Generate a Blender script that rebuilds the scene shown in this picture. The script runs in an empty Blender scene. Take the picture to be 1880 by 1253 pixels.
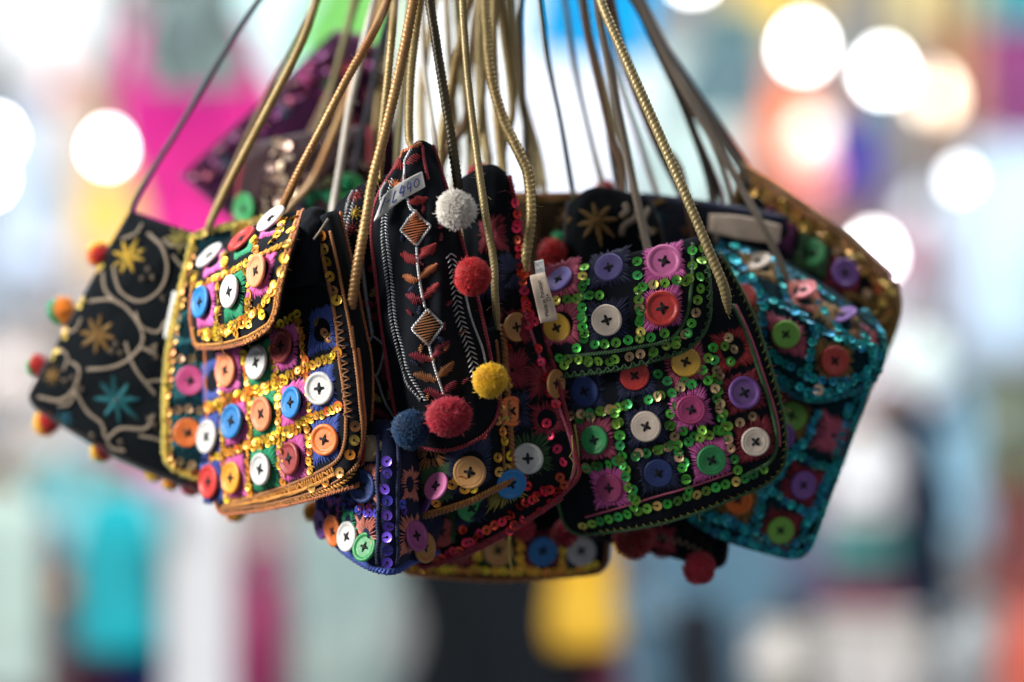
import bpy, math, random
import numpy as np
from mathutils import Matrix, Vector, Euler

random.seed(7)
rng = np.random.default_rng(7)
scene = bpy.context.scene
COL = scene.collection

# ------------------------------------------------------------------ camera
DIST = 1.37            # metres to the plane of focus
LENS = 85.0
CAMZ = 1.60
KPX = 36.0 / LENS / 1880.0
cam = bpy.data.cameras.new('camera')
cam.lens = LENS
cam.sensor_width = 36.0
cam.clip_start = 0.05
cam.clip_end = 100.0
cam.dof.use_dof = True
cam.dof.focus_distance = DIST + 0.005
cam.dof.aperture_fstop = 1.5
cam_ob = bpy.data.objects.new('camera', cam)
cam_ob.location = (0, -DIST, CAMZ)
cam_ob.rotation_euler = (math.radians(90), 0, 0)
COL.objects.link(cam_ob)
scene.camera = cam_ob

# ------------------------------------------------------------------ light
world = bpy.data.worlds.new('World')
scene.world = world
world.use_nodes = True
bgn = world.node_tree.nodes['Background']
bgn.inputs[0].default_value = (0.80, 0.88, 1.0, 1)
bgn.inputs[1].default_value = 0.15


def area_light(name, loc, target, size, power, color, sizey=None):
    l = bpy.data.lights.new(name, 'AREA')
    l.shape = 'RECTANGLE'
    l.size = size
    l.size_y = sizey or size
    l.energy = power
    l.color = color
    o = bpy.data.objects.new(name, l)
    o.location = loc
    d = Vector(target) - Vector(loc)
    o.rotation_euler = d.to_track_quat('-Z', 'Y').to_euler()
    COL.objects.link(o)
    return o


area_light('stall_lamp', (-0.86, -0.25, 1.92), (-0.08, 0.02, 1.58), 0.34, 18, (1.0, 0.96, 0.90))
area_light('added_rim_light', (-0.3, 0.9, 2.75), (0.0, 0.03, 1.7), 0.5, 6, (0.90, 0.97, 1.0))  # added unseen light, rims the cords from above and behind
area_light('added_right_fill', (0.9, -1.1, 2.0), (0.12, 0.03, 1.55), 0.3, 1.3, (1.0, 0.86, 0.74))  # added warm fill, no visible source, lifts the right-hand pouches
for lx in (-0.9, 0.0, 0.9):
    area_light('added_near_row_light', (lx, 0.45, 2.95), (lx, 1.75, 1.45), 0.5, 23, (0.97, 0.99, 1.0), 0.3)  # added unseen lights that brighten the nearer hangings
for lx in (-1.5, 0.1, 1.6):
    area_light('added_far_row_light', (lx, 2.9, 3.4), (lx * 1.05, 6.4, 1.5), 1.1, 82, (0.98, 0.99, 1.0), 0.6)  # added unseen lights that brighten the farther hangings and wall

scene.render.engine = 'CYCLES'
scene.cycles.use_denoising = True
scene.cycles.max_bounces = 6
scene.cycles.sample_clamp_indirect = 6.0
scene.view_settings.view_transform = 'Standard'
scene.view_settings.look = 'None'
scene.view_settings.exposure = 0.0
scene.view_settings.gamma = 1.0
scene.view_settings.use_curve_mapping = False


# ------------------------------------------------------------------ helpers
def lin(c):
    out = []
    for v in c:
        v = v / 255.0
        out.append(v / 12.92 if v <= 0.04045 else ((v + 0.055) / 1.055) ** 2.4)
    return tuple(out)


def P(px, py, d):
    """photo pixel + depth in mm behind the plane of focus -> world point"""
    dist = DIST + d * 0.001
    return np.array([(px - 940.0) * KPX * dist, d * 0.001, CAMZ + (626.5 - py) * KPX * dist])


def PR(p):
    dist = p[..., 1] + DIST
    return np.stack([p[..., 0] / (KPX * dist) + 940.0, 626.5 - (p[..., 2] - CAMZ) / (KPX * dist)], -1)


MATS = {}


def principled(name):
    m = bpy.data.materials.new(name)
    m.use_nodes = True
    nt = m.node_tree
    return m, nt, nt.nodes['Principled BSDF']


def fabric(name, col, rough=0.85, weave=900.0, sheen=0.25, bump=0.25, vary=0.35, tint=None, lint=0.04, spec=0.04):
    """cloth: woven relief along the UVs (metres) and uneven dye"""
    if name in MATS:
        return MATS[name]
    m, nt, b = principled(name)
    N, L = nt.nodes, nt.links
    uv = N.new('ShaderNodeUVMap')
    n1 = N.new('ShaderNodeTexNoise'); n1.inputs['Scale'].default_value = 120; n1.inputs['Detail'].default_value = 6
    L.new(uv.outputs[0], n1.inputs['Vector'])
    mix = N.new('ShaderNodeMix'); mix.data_type = 'RGBA'
    mix.inputs[6].default_value = (*[c * (1 - vary) for c in col], 1)
    t = tint or [min(1, c * (1 + vary)) for c in col]
    mix.inputs[7].default_value = (*t, 1)
    L.new(n1.outputs[0], mix.inputs[0])
    n2 = N.new('ShaderNodeTexNoise'); n2.inputs['Scale'].default_value = 1100; n2.inputs['Detail'].default_value = 3
    L.new(uv.outputs[0], n2.inputs['Vector'])
    mp = N.new('ShaderNodeMapRange'); mp.inputs[1].default_value = .60; mp.inputs[2].default_value = .74; mp.inputs[4].default_value = lint
    L.new(n2.outputs[0], mp.inputs[0])
    mx = N.new('ShaderNodeMix'); mx.data_type = 'RGBA'; mx.inputs[7].default_value = (.22, .22, .24, 1)
    L.new(mp.outputs[0], mx.inputs[0]); L.new(mix.outputs[2], mx.inputs[6])
    L.new(mx.outputs[2], b.inputs['Base Color'])
    b.inputs['Roughness'].default_value = rough
    b.inputs['Sheen Weight'].default_value = sheen
    b.inputs['Sheen Roughness'].default_value = 0.5
    b.inputs['Specular IOR Level'].default_value = spec
    w1 = N.new('ShaderNodeTexWave'); w1.bands_direction = 'X'; w1.inputs['Scale'].default_value = weave / 6.28
    w2 = N.new('ShaderNodeTexWave'); w2.bands_direction = 'Y'; w2.inputs['Scale'].default_value = weave / 6.28
    for w in (w1, w2):
        w.inputs['Distortion'].default_value = 1.0
        L.new(uv.outputs[0], w.inputs['Vector'])
    ad = N.new('ShaderNodeMath'); ad.operation = 'ADD'
    L.new(w1.outputs['Fac'], ad.inputs[0]); L.new(w2.outputs['Fac'], ad.inputs[1])
    ad2 = N.new('ShaderNodeMath'); ad2.operation = 'ADD'
    L.new(ad.outputs[0], ad2.inputs[0]); L.new(n1.outputs[0], ad2.inputs[1])
    bp = N.new('ShaderNodeBump'); bp.inputs['Strength'].default_value = bump; bp.inputs['Distance'].default_value = 0.0006
    L.new(ad2.outputs[0], bp.inputs['Height']); L.new(bp.outputs[0], b.inputs['Normal'])
    MATS[name] = m
    return m


def yarn(name, col, rough=0.6, metal=0.0, vary=0.4, sheen=0.2, spec=0.4):
    """thread: colour changes along the strand in object space"""
    if name in MATS:
        return MATS[name]
    m, nt, b = principled(name)
    N, L = nt.nodes, nt.links
    tc = N.new('ShaderNodeTexCoord')
    n1 = N.new('ShaderNodeTexNoise'); n1.inputs['Scale'].default_value = 260; n1.inputs['Detail'].default_value = 4
    L.new(tc.outputs['Object'], n1.inputs['Vector'])
    mix = N.new('ShaderNodeMix'); mix.data_type = 'RGBA'
    mix.inputs[6].default_value = (*[c * (1 - vary) for c in col], 1)
    mix.inputs[7].default_value = (*[min(1, c * (1 + vary)) for c in col], 1)
    L.new(n1.outputs[0], mix.inputs[0])
    L.new(mix.outputs[2], b.inputs['Base Color'])
    b.inputs['Roughness'].default_value = rough
    b.inputs['Metallic'].default_value = metal
    b.inputs['Sheen Weight'].default_value = sheen
    b.inputs['Specular IOR Level'].default_value = spec
    MATS[name] = m
    return m


def plastic(name, col, rough=0.40):
    if name in MATS:
        return MATS[name]
    m, nt, b = principled(name)
    N, L = nt.nodes, nt.links
    tc = N.new('ShaderNodeTexCoord')
    n1 = N.new('ShaderNodeTexNoise'); n1.inputs['Scale'].default_value = 3.0; n1.inputs['Detail'].default_value = 5
    L.new(tc.outputs['Object'], n1.inputs['Vector'])
    oi = N.new('ShaderNodeObjectInfo')
    hs = N.new('ShaderNodeHueSaturation'); hs.inputs['Color'].default_value = (*col, 1)
    mr = N.new('ShaderNodeMapRange'); mr.inputs[3].default_value = 0.82; mr.inputs[4].default_value = 1.12
    L.new(oi.outputs['Random'], mr.inputs[0]); L.new(mr.outputs[0], hs.inputs['Value'])
    L.new(hs.outputs[0], b.inputs['Base Color'])
    mr2 = N.new('ShaderNodeMapRange'); mr2.inputs[3].default_value = rough - 0.1; mr2.inputs[4].default_value = rough + 0.2
    L.new(n1.outputs[0], mr2.inputs[0]); L.new(mr2.outputs[0], b.inputs['Roughness'])
    b.inputs['Subsurface Weight'].default_value = 0.0
    b.inputs['Specular IOR Level'].default_value = 0.5
    bp = N.new('ShaderNodeBump'); bp.inputs['Strength'].default_value = 0.08; bp.inputs['Distance'].default_value = 0.05
    L.new(n1.outputs[0], bp.inputs['Height']); L.new(bp.outputs[0], b.inputs['Normal'])
    MATS[name] = m
    return m


def foil(name, col, hue=0.03, rough=0.33, metal=0.45):
    """sequin film: every sequin takes its own shade"""
    if name in MATS:
        return MATS[name]
    m, nt, b = principled(name)
    N, L = nt.nodes, nt.links
    oi = N.new('ShaderNodeObjectInfo')
    hs = N.new('ShaderNodeHueSaturation'); hs.inputs['Color'].default_value = (*col, 1)
    mr = N.new('ShaderNodeMapRange'); mr.inputs[3].default_value = 0.5 - hue; mr.inputs[4].default_value = 0.5 + hue
    L.new(oi.outputs['Random'], mr.inputs[0]); L.new(mr.outputs[0], hs.inputs['Hue'])
    wn = N.new('ShaderNodeTexWhiteNoise'); wn.noise_dimensions = '1D'
    L.new(oi.outputs['Random'], wn.inputs['W'])
    mr2 = N.new('ShaderNodeMapRange'); mr2.inputs[3].default_value = 0.45; mr2.inputs[4].default_value = 1.25
    L.new(wn.outputs['Value'], mr2.inputs[0]); L.new(mr2.outputs[0], hs.inputs['Value'])
    L.new(hs.outputs[0], b.inputs['Base Color'])
    b.inputs['Metallic'].default_value = metal
    b.inputs['Roughness'].default_value = rough
    MATS[name] = m
    return m


def mesh_np(name, V, faces, mats, uv=None, midx=None, smooth=True):
    me = bpy.data.meshes.new(name)
    me.from_pydata(V.tolist() if hasattr(V, 'tolist') else V, [], faces)
    for m in mats:
        me.materials.append(m)
    if midx is not None:
        me.polygons.foreach_set('material_index', midx)
    if smooth:
        me.polygons.foreach_set('use_smooth', [True] * len(me.polygons))
    if uv is not None:
        lay = me.uv_layers.new(name='UVMap')
        li = np.empty(len(me.loops), dtype=np.int32)
        me.loops.foreach_get('vertex_index', li)
        lay.data.foreach_set('uv', np.asarray(uv, dtype=np.float32)[li].ravel())
    me.update()
    return me


def empty(name, loc, label=None, cat=None, group=None):
    o = bpy.data.objects.new(name, None)
    o.empty_display_size = 0.03
    o.location = loc
    COL.objects.link(o)
    if label:
        o['label'] = label
        o['category'] = cat
        if group:
            o['group'] = group
    return o


def part(name, me, parent, mat4=None, kind=None, label=None):
    """mesh given in world coordinates (mat4 None) or in its own frame (mat4 world)"""
    o = bpy.data.objects.new(name, me)
    COL.objects.link(o)
    if parent is not None:
        o.parent = parent
    if mat4 is not None:
        base = Vector((0, 0, 0))
        q = parent
        if q is not None:
            base = Vector(q.get('_w', (0, 0, 0)))
        m = mat4.copy()
        m.translation = m.translation - base
        o.matrix_basis = m
    if kind:
        o['kind'] = kind
    if label:
        o['label'] = label
    return o


# ------------------------------------------------------------------ spline sheets
def cr(points, t):
    """Catmull-Rom through points (n,...) at t (m,) in 0..1, running straight on beyond the ends"""
    pts = np.asarray(points, dtype=float)
    n = len(pts)
    ext = np.concatenate([[2 * pts[0] - pts[1]], pts, [2 * pts[-1] - pts[-2]]], 0)
    x = np.asarray(t, dtype=float) * (n - 1)
    i = np.clip(np.floor(x).astype(int), 0, n - 2)
    f = x - i
    fc = np.clip(f, 0, 1)
    p0, p1, p2, p3 = ext[i], ext[i + 1], ext[i + 2], ext[i + 3]
    sh = (-1,) + (1,) * (pts.ndim - 1)
    g = fc.reshape(sh)
    out = 0.5 * ((2 * p1) + (-p0 + p2) * g + (2 * p0 - 5 * p1 + 4 * p2 - p3) * g ** 2 + (-p0 + 3 * p1 - 3 * p2 + p3) * g ** 3)
    ex = (f - fc).reshape(sh)
    return out + ex * (p2 - p1)


SETBACK = [0]


def PB(px, py, d):
    """as P, for the bunch of pouches: the ones at the back hang farther back"""
    d = d + SETBACK[0]
    return P(px, py, d if d < 0 else d * 1.45)


class Sheet:
    """cloth sheet through photo points; u runs left to right, v top to bottom"""

    def __init__(self, rows, puff=5.0, corners=(6, 6, 14, 14), wrinkle=0.5, seed=1):
        self.C = np.array([[PB(*c) for c in r] for r in rows])
        self.puff = puff * 0.001
        self.corners = [c * 0.001 for c in corners]
        r = np.random.default_rng(seed)
        self.wr = wrinkle * 0.001
        self.wk = [(r.uniform(1, 9), r.uniform(1, 9), r.uniform(0, 6.28), r.uniform(0.3, 1)) for _ in range(8)]
        g = np.linspace(0, 1, 25)
        U, V = np.meshgrid(g, g)
        S = self.S(U.ravel(), V.ravel()).reshape(25, 25, 3)
        self.W = np.linalg.norm(np.diff(S, axis=1), axis=2).sum(1).mean()
        self.H = np.linalg.norm(np.diff(S, axis=0), axis=2).sum(0).mean()
        g = np.linspace(0, 1, 61)
        U, V = np.meshgrid(g, g)
        self.gu, self.gv = U.ravel(), V.ravel()
        self.gp = PR(self.F(self.gu, self.gv))

    def S(self, u, v):
        u = np.atleast_1d(np.asarray(u, float)); v = np.atleast_1d(np.asarray(v, float))
        R = np.stack([cr(row, u) for row in self.C], 0)      # rows, m, 3
        nR = len(self.C)
        ext = np.concatenate([[2 * R[0] - R[1]], R, [2 * R[-1] - R[-2]]], 0)
        x = v * (nR - 1)
        i = np.clip(np.floor(x).astype(int), 0, nR - 2)
        f = x - i; fc = np.clip(f, 0, 1)[:, None]
        k = np.arange(len(u))
        p0, p1, p2, p3 = ext[i, k], ext[i + 1, k], ext[i + 2, k], ext[i + 3, k]
        out = 0.5 * ((2 * p1) + (-p0 + p2) * fc + (2 * p0 - 5 * p1 + 4 * p2 - p3) * fc ** 2 + (-p0 + 3 * p1 - 3 * p2 + p3) * fc ** 3)
        return out + (f[:, None] - fc) * (p2 - p1)

    def NS(self, u, v):
        e = 0.004
        a = self.S(u + e, v) - self.S(u - e, v)
        b = self.S(u, v + e) - self.S(u, v - e)
        n = np.cross(b, a)
        return n / (np.linalg.norm(n, axis=1, keepdims=True) + 1e-12)

    def prof(self, u, v):
        a = np.clip(1 - np.abs(2 * u - 1) ** 3.5, 0, 1)
        b = np.clip(1 - np.abs(2 * v - 1) ** 3.5, 0, 1)
        return np.sqrt(a * b)

    def wrk(self, u, v):
        s = 0
        for (a, b, c, w) in self.wk:
            s = s + w * np.sin(a * u * 3 + b * v * 3 + c + 1.5 * np.sin(b * u * 2 + c))
        return s * self.wr * 0.4

    def F(self, u, v, lift=0.0):
        u = np.atleast_1d(np.asarray(u, float)); v = np.atleast_1d(np.asarray(v, float))
        pr = self.prof(u, v)
        off = 0.0008 + self.puff * pr + self.wrk(u, v) * pr + lift
        return self.S(u, v) + self.NS(u, v) * off[:, None]

    def B(self, u, v):
        pr = self.prof(u, v)
        off = -0.0008 - 0.7 * self.puff * pr
        return self.S(u, v) + self.NS(u, v) * off[:, None]

    def frame(self, u, v):
        """surface point, unit vectors along u and v, normal, mm-to-uv factors"""
        e = 0.006
        uu = np.array([u + e, u - e, u, u, u]); vv = np.array([v, v, v + e, v - e, v])
        p = self.F(uu, vv)
        a = (p[0] - p[1]) / (2 * e); b = (p[2] - p[3]) / (2 * e)
        la, lb = np.linalg.norm(a), np.linalg.norm(b)
        n = np.cross(b, a); n /= np.linalg.norm(n) + 1e-12
        return p[4], a / la, b / lb, n, 1 / la, 1 / lb

    def inv(self, px, py):
        d = (self.gp[:, 0] - px) ** 2 + (self.gp[:, 1] - py) ** 2
        k = int(d.argmin())
        u, v = self.gu[k], self.gv[k]
        for _ in range(6):
            e = 0.004
            q = PR(self.F(np.array([u, u + e, u]), np.array([v, v, v + e])))
            J = np.stack([(q[1] - q[0]) / e, (q[2] - q[0]) / e], 1)
            r = np.array([px, py]) - q[0]
            if abs(np.linalg.det(J)) < 1e-3:
                break
            s = np.clip(np.linalg.solve(J, r), -0.1, 0.1)
            u = float(np.clip(u + s[0], -0.03, 1.03)); v = float(np.clip(v + s[1], -0.03, 1.03))
        return u, v

    def roundc(self, u, v):
        """pull grid points that lie outside the rounded corners onto the arc"""
        a, b = u * self.W, v * self.H
        tl, tr, br, bl = self.corners
        for (r, cx, cy, sx, sy) in ((tl, 0, 0, 1, 1), (tr, self.W, 0, -1, 1), (br, self.W, self.H, -1, -1), (bl, 0, self.H, 1, -1)):
            if r <= 0:
                continue
            ox, oy = cx + sx * r, cy + sy * r
            dx, dy = (a - ox) * -sx, (b - oy) * -sy
            m = (dx > 0) & (dy > 0)
            h = np.maximum(np.maximum(dx, dy), 1e-9)
            l = np.sqrt(dx ** 2 + dy ** 2) + 1e-9
            s = np.where(m, h / l, 1)
            a = np.where(m, ox - sx * dx * s, a); b = np.where(m, oy - sy * dy * s, b)
        return a / self.W, b / self.H

    def mesh(self, name, mat, nu=40, nv=40):
        gu, gv = np.linspace(0, 1, nu), np.linspace(0, 1, nv)
        U, V = np.meshgrid(gu, gv)
        u, v = self.roundc(U.ravel(), V.ravel())
        Fr, Bk = self.F(u, v), self.B(u, v)
        Vt = np.concatenate([Fr, Bk])
        n = nu * nv
        faces = []
        for j in range(nv - 1):
            for i in range(nu - 1):
                a = j * nu + i
                faces.append((a, a + nu, a + nu + 1, a + 1))
                faces.append((n + a, n + a + 1, n + a + nu + 1, n + a + nu))
        ring = [i for i in range(nu)] + [j * nu + nu - 1 for j in range(1, nv)] + [(nv - 1) * nu + i for i in range(nu - 2, -1, -1)] + [j * nu for j in range(nv - 2, 0, -1)]
        for k in range(len(ring)):
            a, b = ring[k], ring[(k + 1) % len(ring)]
            faces.append((a, b, n + b, n + a))
        uv = np.stack([u * self.W, v * self.H], 1)
        return mesh_np(name, Vt, faces, [mat], np.concatenate([uv, uv]))

    def upath(self, inset, step=0.0012, t0=0.0, t1=1.0):
        """uv path down the left edge, along the bottom and up the right edge"""
        i = inset * 0.001
        W, H = self.W, self.H
        rl = max(self.corners[3] - i, 0.001); rr = max(self.corners[2] - i, 0.001)
        pts = []
        pts += [(i, b) for b in np.arange(i, H - i - rl, step)]
        for a in np.linspace(0, math.pi / 2, 14):
            pts.append((i + rl - rl * math.cos(a), H - i - rl + rl * math.sin(a)))
        pts += [(a, H - i) for a in np.arange(i + rl, W - i - rr, step)]
        for a in np.linspace(0, math.pi / 2, 14):
            pts.append((W - i - rr + rr * math.sin(a), H - i - rr + rr * math.cos(a)))
        pts += [(W - i, b) for b in np.arange(H - i - rr, i, -step)]
        pts = np.array(pts) / np.array([W, H])
        n = len(pts)
        return pts[int(t0 * n):max(int(t1 * n), int(t0 * n) + 2)]

    def line(self, pix, step=None):
        """pixel polyline -> dense uv path"""
        uv = np.array([self.inv(*p) for p in pix])
        if len(uv) == 1:
            return uv
        m = max(12, 14 * len(uv))
        return cr(uv, np.linspace(0, 1, m))


def resample(p, step):
    d = np.linalg.norm(np.diff(p, axis=0), axis=1)
    s = np.concatenate([[0], np.cumsum(d)])
    n = max(int(s[-1] / step), 1)
    t = np.linspace(0, s[-1], n + 1)
    return np.stack([np.interp(t, s, p[:, k]) for k in range(p.shape[1])], 1)


class Geo:
    """collects pieces of one material into one part"""
    SF = np.array([(k * 4 + j, k * 4 + j + 1, k * 4 + j + 5, k * 4 + j + 4) for k in range(4) for j in range(3)])

    def __init__(self):
        self.V, self.Fq, self.n, self.F = [], [], 0, []

    def add(self, V, F):
        V = np.asarray(V, float)
        n = self.n
        self.F += [tuple(i + n for i in f) for f in F]
        self.V.append(V); self.n += len(V)

    def addq(self, V, F):
        self.V.append(V); self.Fq.append(F + self.n); self.n += len(V)

    def faces(self):
        out = list(self.F)
        for q in self.Fq:
            out += q.tolist()
        return out

    def stitches(self, p0, p1, n, w=0.0009, h=0.0007, bulge=0.0):
        """many satin stitches at once; p0, p1, n are (m, 3)"""
        p0 = np.atleast_2d(p0); p1 = np.atleast_2d(p1)
        n = np.broadcast_to(n, p0.shape)
        d = p1 - p0
        L = np.linalg.norm(d, axis=1, keepdims=True) + 1e-9
        s = np.cross(d / L, n); s /= np.linalg.norm(s, axis=1, keepdims=True) + 1e-9
        st = []
        for f, fw, hh, bb in ((0, .55, -.1, 0), (.25, 1, .9, .7), (.5, 1, 1, 1), (.75, 1, .9, .7), (1, .55, -.1, 0)):
            c = p0 * (1 - f) + p1 * f + n * bulge * bb
            st += [c - s * w * fw * .5 - n * .0004, c - s * w * fw * .28 + n * h * hh, c + s * w * fw * .28 + n * h * hh, c + s * w * fw * .5 - n * .0004]
        V = np.stack(st, 1)
        m = len(p0)
        F = (Geo.SF[None] + (np.arange(m) * 20)[:, None, None]).reshape(-1, 4)
        self.addq(V.reshape(-1, 3), F)

    def stitch(self, p0, p1, n, w=0.0009, h=0.0007, bulge=0.0):
        self.stitches(p0[None], p1[None], n[None], w, h, bulge)

    def tube(self, pts, r, seg=6, caps=True):
        pts = np.asarray(pts, float)
        n = len(pts)
        t = np.gradient(pts, axis=0)
        t /= np.linalg.norm(t, axis=1, keepdims=True) + 1e-12
        up = np.array([0.13, -1.0, 0.21]); up /= np.linalg.norm(up)
        a = np.cross(t, up); a /= np.linalg.norm(a, axis=1, keepdims=True) + 1e-9
        b = np.cross(a, t)
        th = np.linspace(0, 2 * math.pi, seg, endpoint=False)
        rr = np.broadcast_to(np.asarray(r, float), (n,))[:, None, None] if np.ndim(r) < 2 else np.asarray(r)[:, :, None]
        V = pts[:, None, :] + rr * (np.cos(th)[None, :, None] * a[:, None, :] + np.sin(th)[None, :, None] * b[:, None, :])
        ii = (np.arange(n - 1) * seg)[:, None]; jj = np.arange(seg)[None, :]; j2 = (jj + 1) % seg
        F = np.stack([ii + jj, ii + j2, ii + seg + j2, ii + seg + jj], -1).reshape(-1, 4)
        if caps:
            self.F.append(tuple(self.n + k for k in range(seg - 1, -1, -1)))
            self.F.append(tuple(self.n + (n - 1) * seg + j for j in range(seg)))
        self.addq(V.reshape(-1, 3), F)

    def braid(self, pts, nrm, r=0.0008, pitch=0.004, strands=2, seg=5):
        """twisted strands following pts"""
        t = np.gradient(pts, axis=0)
        t /= np.linalg.norm(t, axis=1, keepdims=True) + 1e-12
        s = np.cross(t, nrm); s /= np.linalg.norm(s, axis=1, keepdims=True) + 1e-9
        d = np.concatenate([[0], np.cumsum(np.linalg.norm(np.diff(pts, axis=0), axis=1))])
        for k in range(strands):
            ph = 2 * math.pi * (d / pitch + k / strands)
            self.tube(pts + r * (np.cos(ph)[:, None] * s + np.sin(ph)[:, None] * nrm), r * 0.95, seg)

    def build(self, name, mat, bag, smooth=True, kind='stuff', parent=None):
        if not self.V:
            return None
        V = np.concatenate(self.V) - np.array(bag.base)
        if parent is not None:
            V = V - np.array(parent.location)
        return part(name, mesh_np(name, V, self.faces(), [mat], smooth=smooth), parent or bag.root, kind=kind)


# ------------------------------------------------------------------ shared small pieces
def lathe(profile, seg):
    V, F = [], []
    n = len(profile)
    for (r, z) in profile:
        for k in range(seg):
            a = 2 * math.pi * k / seg
            V.append((r * math.cos(a), r * math.sin(a), z))
    for i in range(n - 1):
        for k in range(seg):
            F.append((i * seg + k, i * seg + (k + 1) % seg, (i + 1) * seg + (k + 1) % seg, (i + 1) * seg + k))
    F.append(tuple(range(seg - 1, -1, -1)))
    F.append(tuple((n - 1) * seg + k for k in range(seg)))
    return V, F


BTN_PROFILE = [(0.88, 0.0), (0.985, 0.06), (1.0, 0.13), (0.985, 0.20), (0.92, 0.25), (0.83, 0.255), (0.76, 0.22), (0.71, 0.165), (0.66, 0.15), (0.60, 0.15), (0.30, 0.145), (0.05, 0.145)]
BTN_PROFILE_FLAT = [(0.88, 0.0), (0.98, 0.05), (1.0, 0.12), (0.97, 0.19), (0.90, 0.22), (0.82, 0.215), (0.79, 0.19), (0.76, 0.205), (0.66, 0.19), (0.50, 0.16), (0.30, 0.14), (0.05, 0.13)]
BTN_MESH = {}


def button_mesh(mat, flat):
    key = (mat.name, flat)
    if key not in BTN_MESH:
        V, F = lathe(BTN_PROFILE_FLAT if flat else BTN_PROFILE, 36)
        BTN_MESH[key] = mesh_np('button', V, F, [mat])
    return BTN_MESH[key]


def make_cross_thread():
    g = Geo()
    for s in (1, -1):
        a = np.array([-0.17, -0.17 * s, 0.13]); b = np.array([0.17, 0.17 * s, 0.13])
        t = np.linspace(0, 1, 7)[:, None]
        for o in (-0.035, 0.035):
            off = np.array([-o * s, o, 0]) * 1.0
            g.tube(a * (1 - t) + b * t + off + np.array([0, 0, 1]) * (0.085 * np.sin(np.pi * t)), 0.045, 5)
    for sx in (1, -1):
        for sy in (1, -1):
            V, F = lathe([(0.085, 0.10), (0.085, 0.158), (0.01, 0.152)], 10)
            g.add(np.array(V) + np.array([sx * 0.2, sy * 0.2, 0]), F)
    return g


_ct = make_cross_thread()
DARK_THREAD = yarn('dark button thread', (0.006, 0.007, 0.012), vary=0.5, sheen=0)
THREAD_MESH = mesh_np('thread', np.concatenate(_ct.V), _ct.faces(), [DARK_THREAD])

SEQ_MESH = {}


def sequin_mesh(mat):
    if mat.name not in SEQ_MESH:
        V, F = [], []
        for (r, z) in ((0.27, 0.02), (0.60, 0.03), (0.84, 0.07), (1.0, 0.14)):
            for k in range(12):
                a = 2 * math.pi * k / 12
                V.append((r * math.cos(a), r * math.sin(a), z))
        for i in range(3):
            for k in range(12):
                F.append((i * 12 + k, (i + 1) * 12 + k, (i + 1) * 12 + (k + 1) % 12, i * 12 + (k + 1) % 12))
        F = [tuple(reversed(f)) if False else f for f in F]
        mi = [0] * len(F)
        b = len(V)      # the stitch that holds it
        V += [(0, -0.10, 0.04), (0, 0.10, 0.04), (0, 0, 0.13), (1.0, -0.08, 0.12), (1.0, 0.08, 0.12), (1.0, 0, 0.22)]
        F += [(b, b + 3, b + 5, b + 2), (b + 1, b + 2, b + 5, b + 4), (b, b + 2, b + 1)]
        mi += [1, 1, 1]
        SEQ_MESH[mat.name] = mesh_np('sequin', V, F, [mat, DARK_THREAD], midx=mi)
    return SEQ_MESH[mat.name]


# colours -----------------------------------------------------------
BC = dict(white=(0.58, 0.58, 0.57), cream=(0.66, 0.55, 0.45), orange=(0.74, 0.17, 0.03), salmon=(0.80, 0.26, 0.12), blue=(0.02, 0.19, 0.50),
          navy=(0.03, 0.06, 0.22), maroon=(0.33, 0.05, 0.05), red=(0.50, 0.035, 0.03), amber=(0.82, 0.33, 0.03), magenta=(0.42, 0.05, 0.17),
          pink=(0.72, 0.18, 0.44), rose=(0.80, 0.22, 0.24), green=(0.03, 0.30, 0.09), lime=(0.18, 0.45, 0.06), purple=(0.20, 0.08, 0.34), periwinkle=(0.17, 0.13, 0.42),
          yellow=(0.62, 0.36, 0.04), tan=(0.55, 0.28, 0.10), wood=(0.50, 0.24, 0.08), grape=(0.40, 0.09, 0.30))
BTN = {k: plastic(k + ' button plastic', v) for k, v in BC.items()}
SEQ = dict(gold=foil('gold sequin film', (0.95, 0.50, 0.045), 0.035), gold2=foil('brown gold sequin film', (0.60, 0.33, 0.08), 0.03),
           green=foil('green sequin film', (0.11, 0.44, 0.05), 0.06), tan=foil('tan sequin film', (0.62, 0.42, 0.22), 0.02),
           red=foil('red sequin film', (0.85, 0.035, 0.05), 0.02), teal=foil('teal sequin film', (0.010, 0.36, 0.45), 0.05),
           violet=foil('violet sequin film', (0.11, 0.09, 0.75), 0.03), beige=foil('beige sequin film', (0.75, 0.55, 0.42), 0.03),
           orange=foil('orange sequin film', (0.95, 0.22, 0.04), 0.03), olive=foil('olive gold sequin film', (0.72, 0.55, 0.13), 0.03),
           plum=foil('plum sequin film', (0.14, 0.012, 0.07), 0.06))
YC = dict(pink=(0.74, 0.14, 0.46), green=(0.012, 0.30, 0.14), blue=(0.035, 0.075, 0.34), navy=(0.012, 0.02, 0.075), gold=(0.62, 0.27, 0.045), brown=(0.33, 0.13, 0.04),
          red=(0.42, 0.03, 0.035), rose=(0.52, 0.10, 0.18), wine=(0.26, 0.015, 0.035), beige=(0.23, 0.18, 0.13), yellow=(0.65, 0.45, 0.05), teal=(0.0, 0.15, 0.18),
          copper=(0.50, 0.15, 0.05), olive=(0.36, 0.30, 0.06), darkgreen=(0.03, 0.10, 0.03), salmon=(0.60, 0.20, 0.15), black=(0.01, 0.01, 0.014), mustard=(0.30, 0.17, 0.04),
          deepteal=(0.0, 0.10, 0.15), plum=(0.12, 0.01, 0.09))
YARN = {k: yarn(k + ' embroidery thread', v) for k, v in YC.items()}
YARN['silver'] = yarn('silver thread', (0.50, 0.52, 0.54), rough=0.35, metal=0.6)
YARN['goldmetal'] = yarn('gold metallic thread', (0.72, 0.46, 0.16), rough=0.38, metal=0.6)
BLACK = fabric('black cotton', (0.010, 0.012, 0.016), weave=2600, sheen=0.02)
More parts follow.
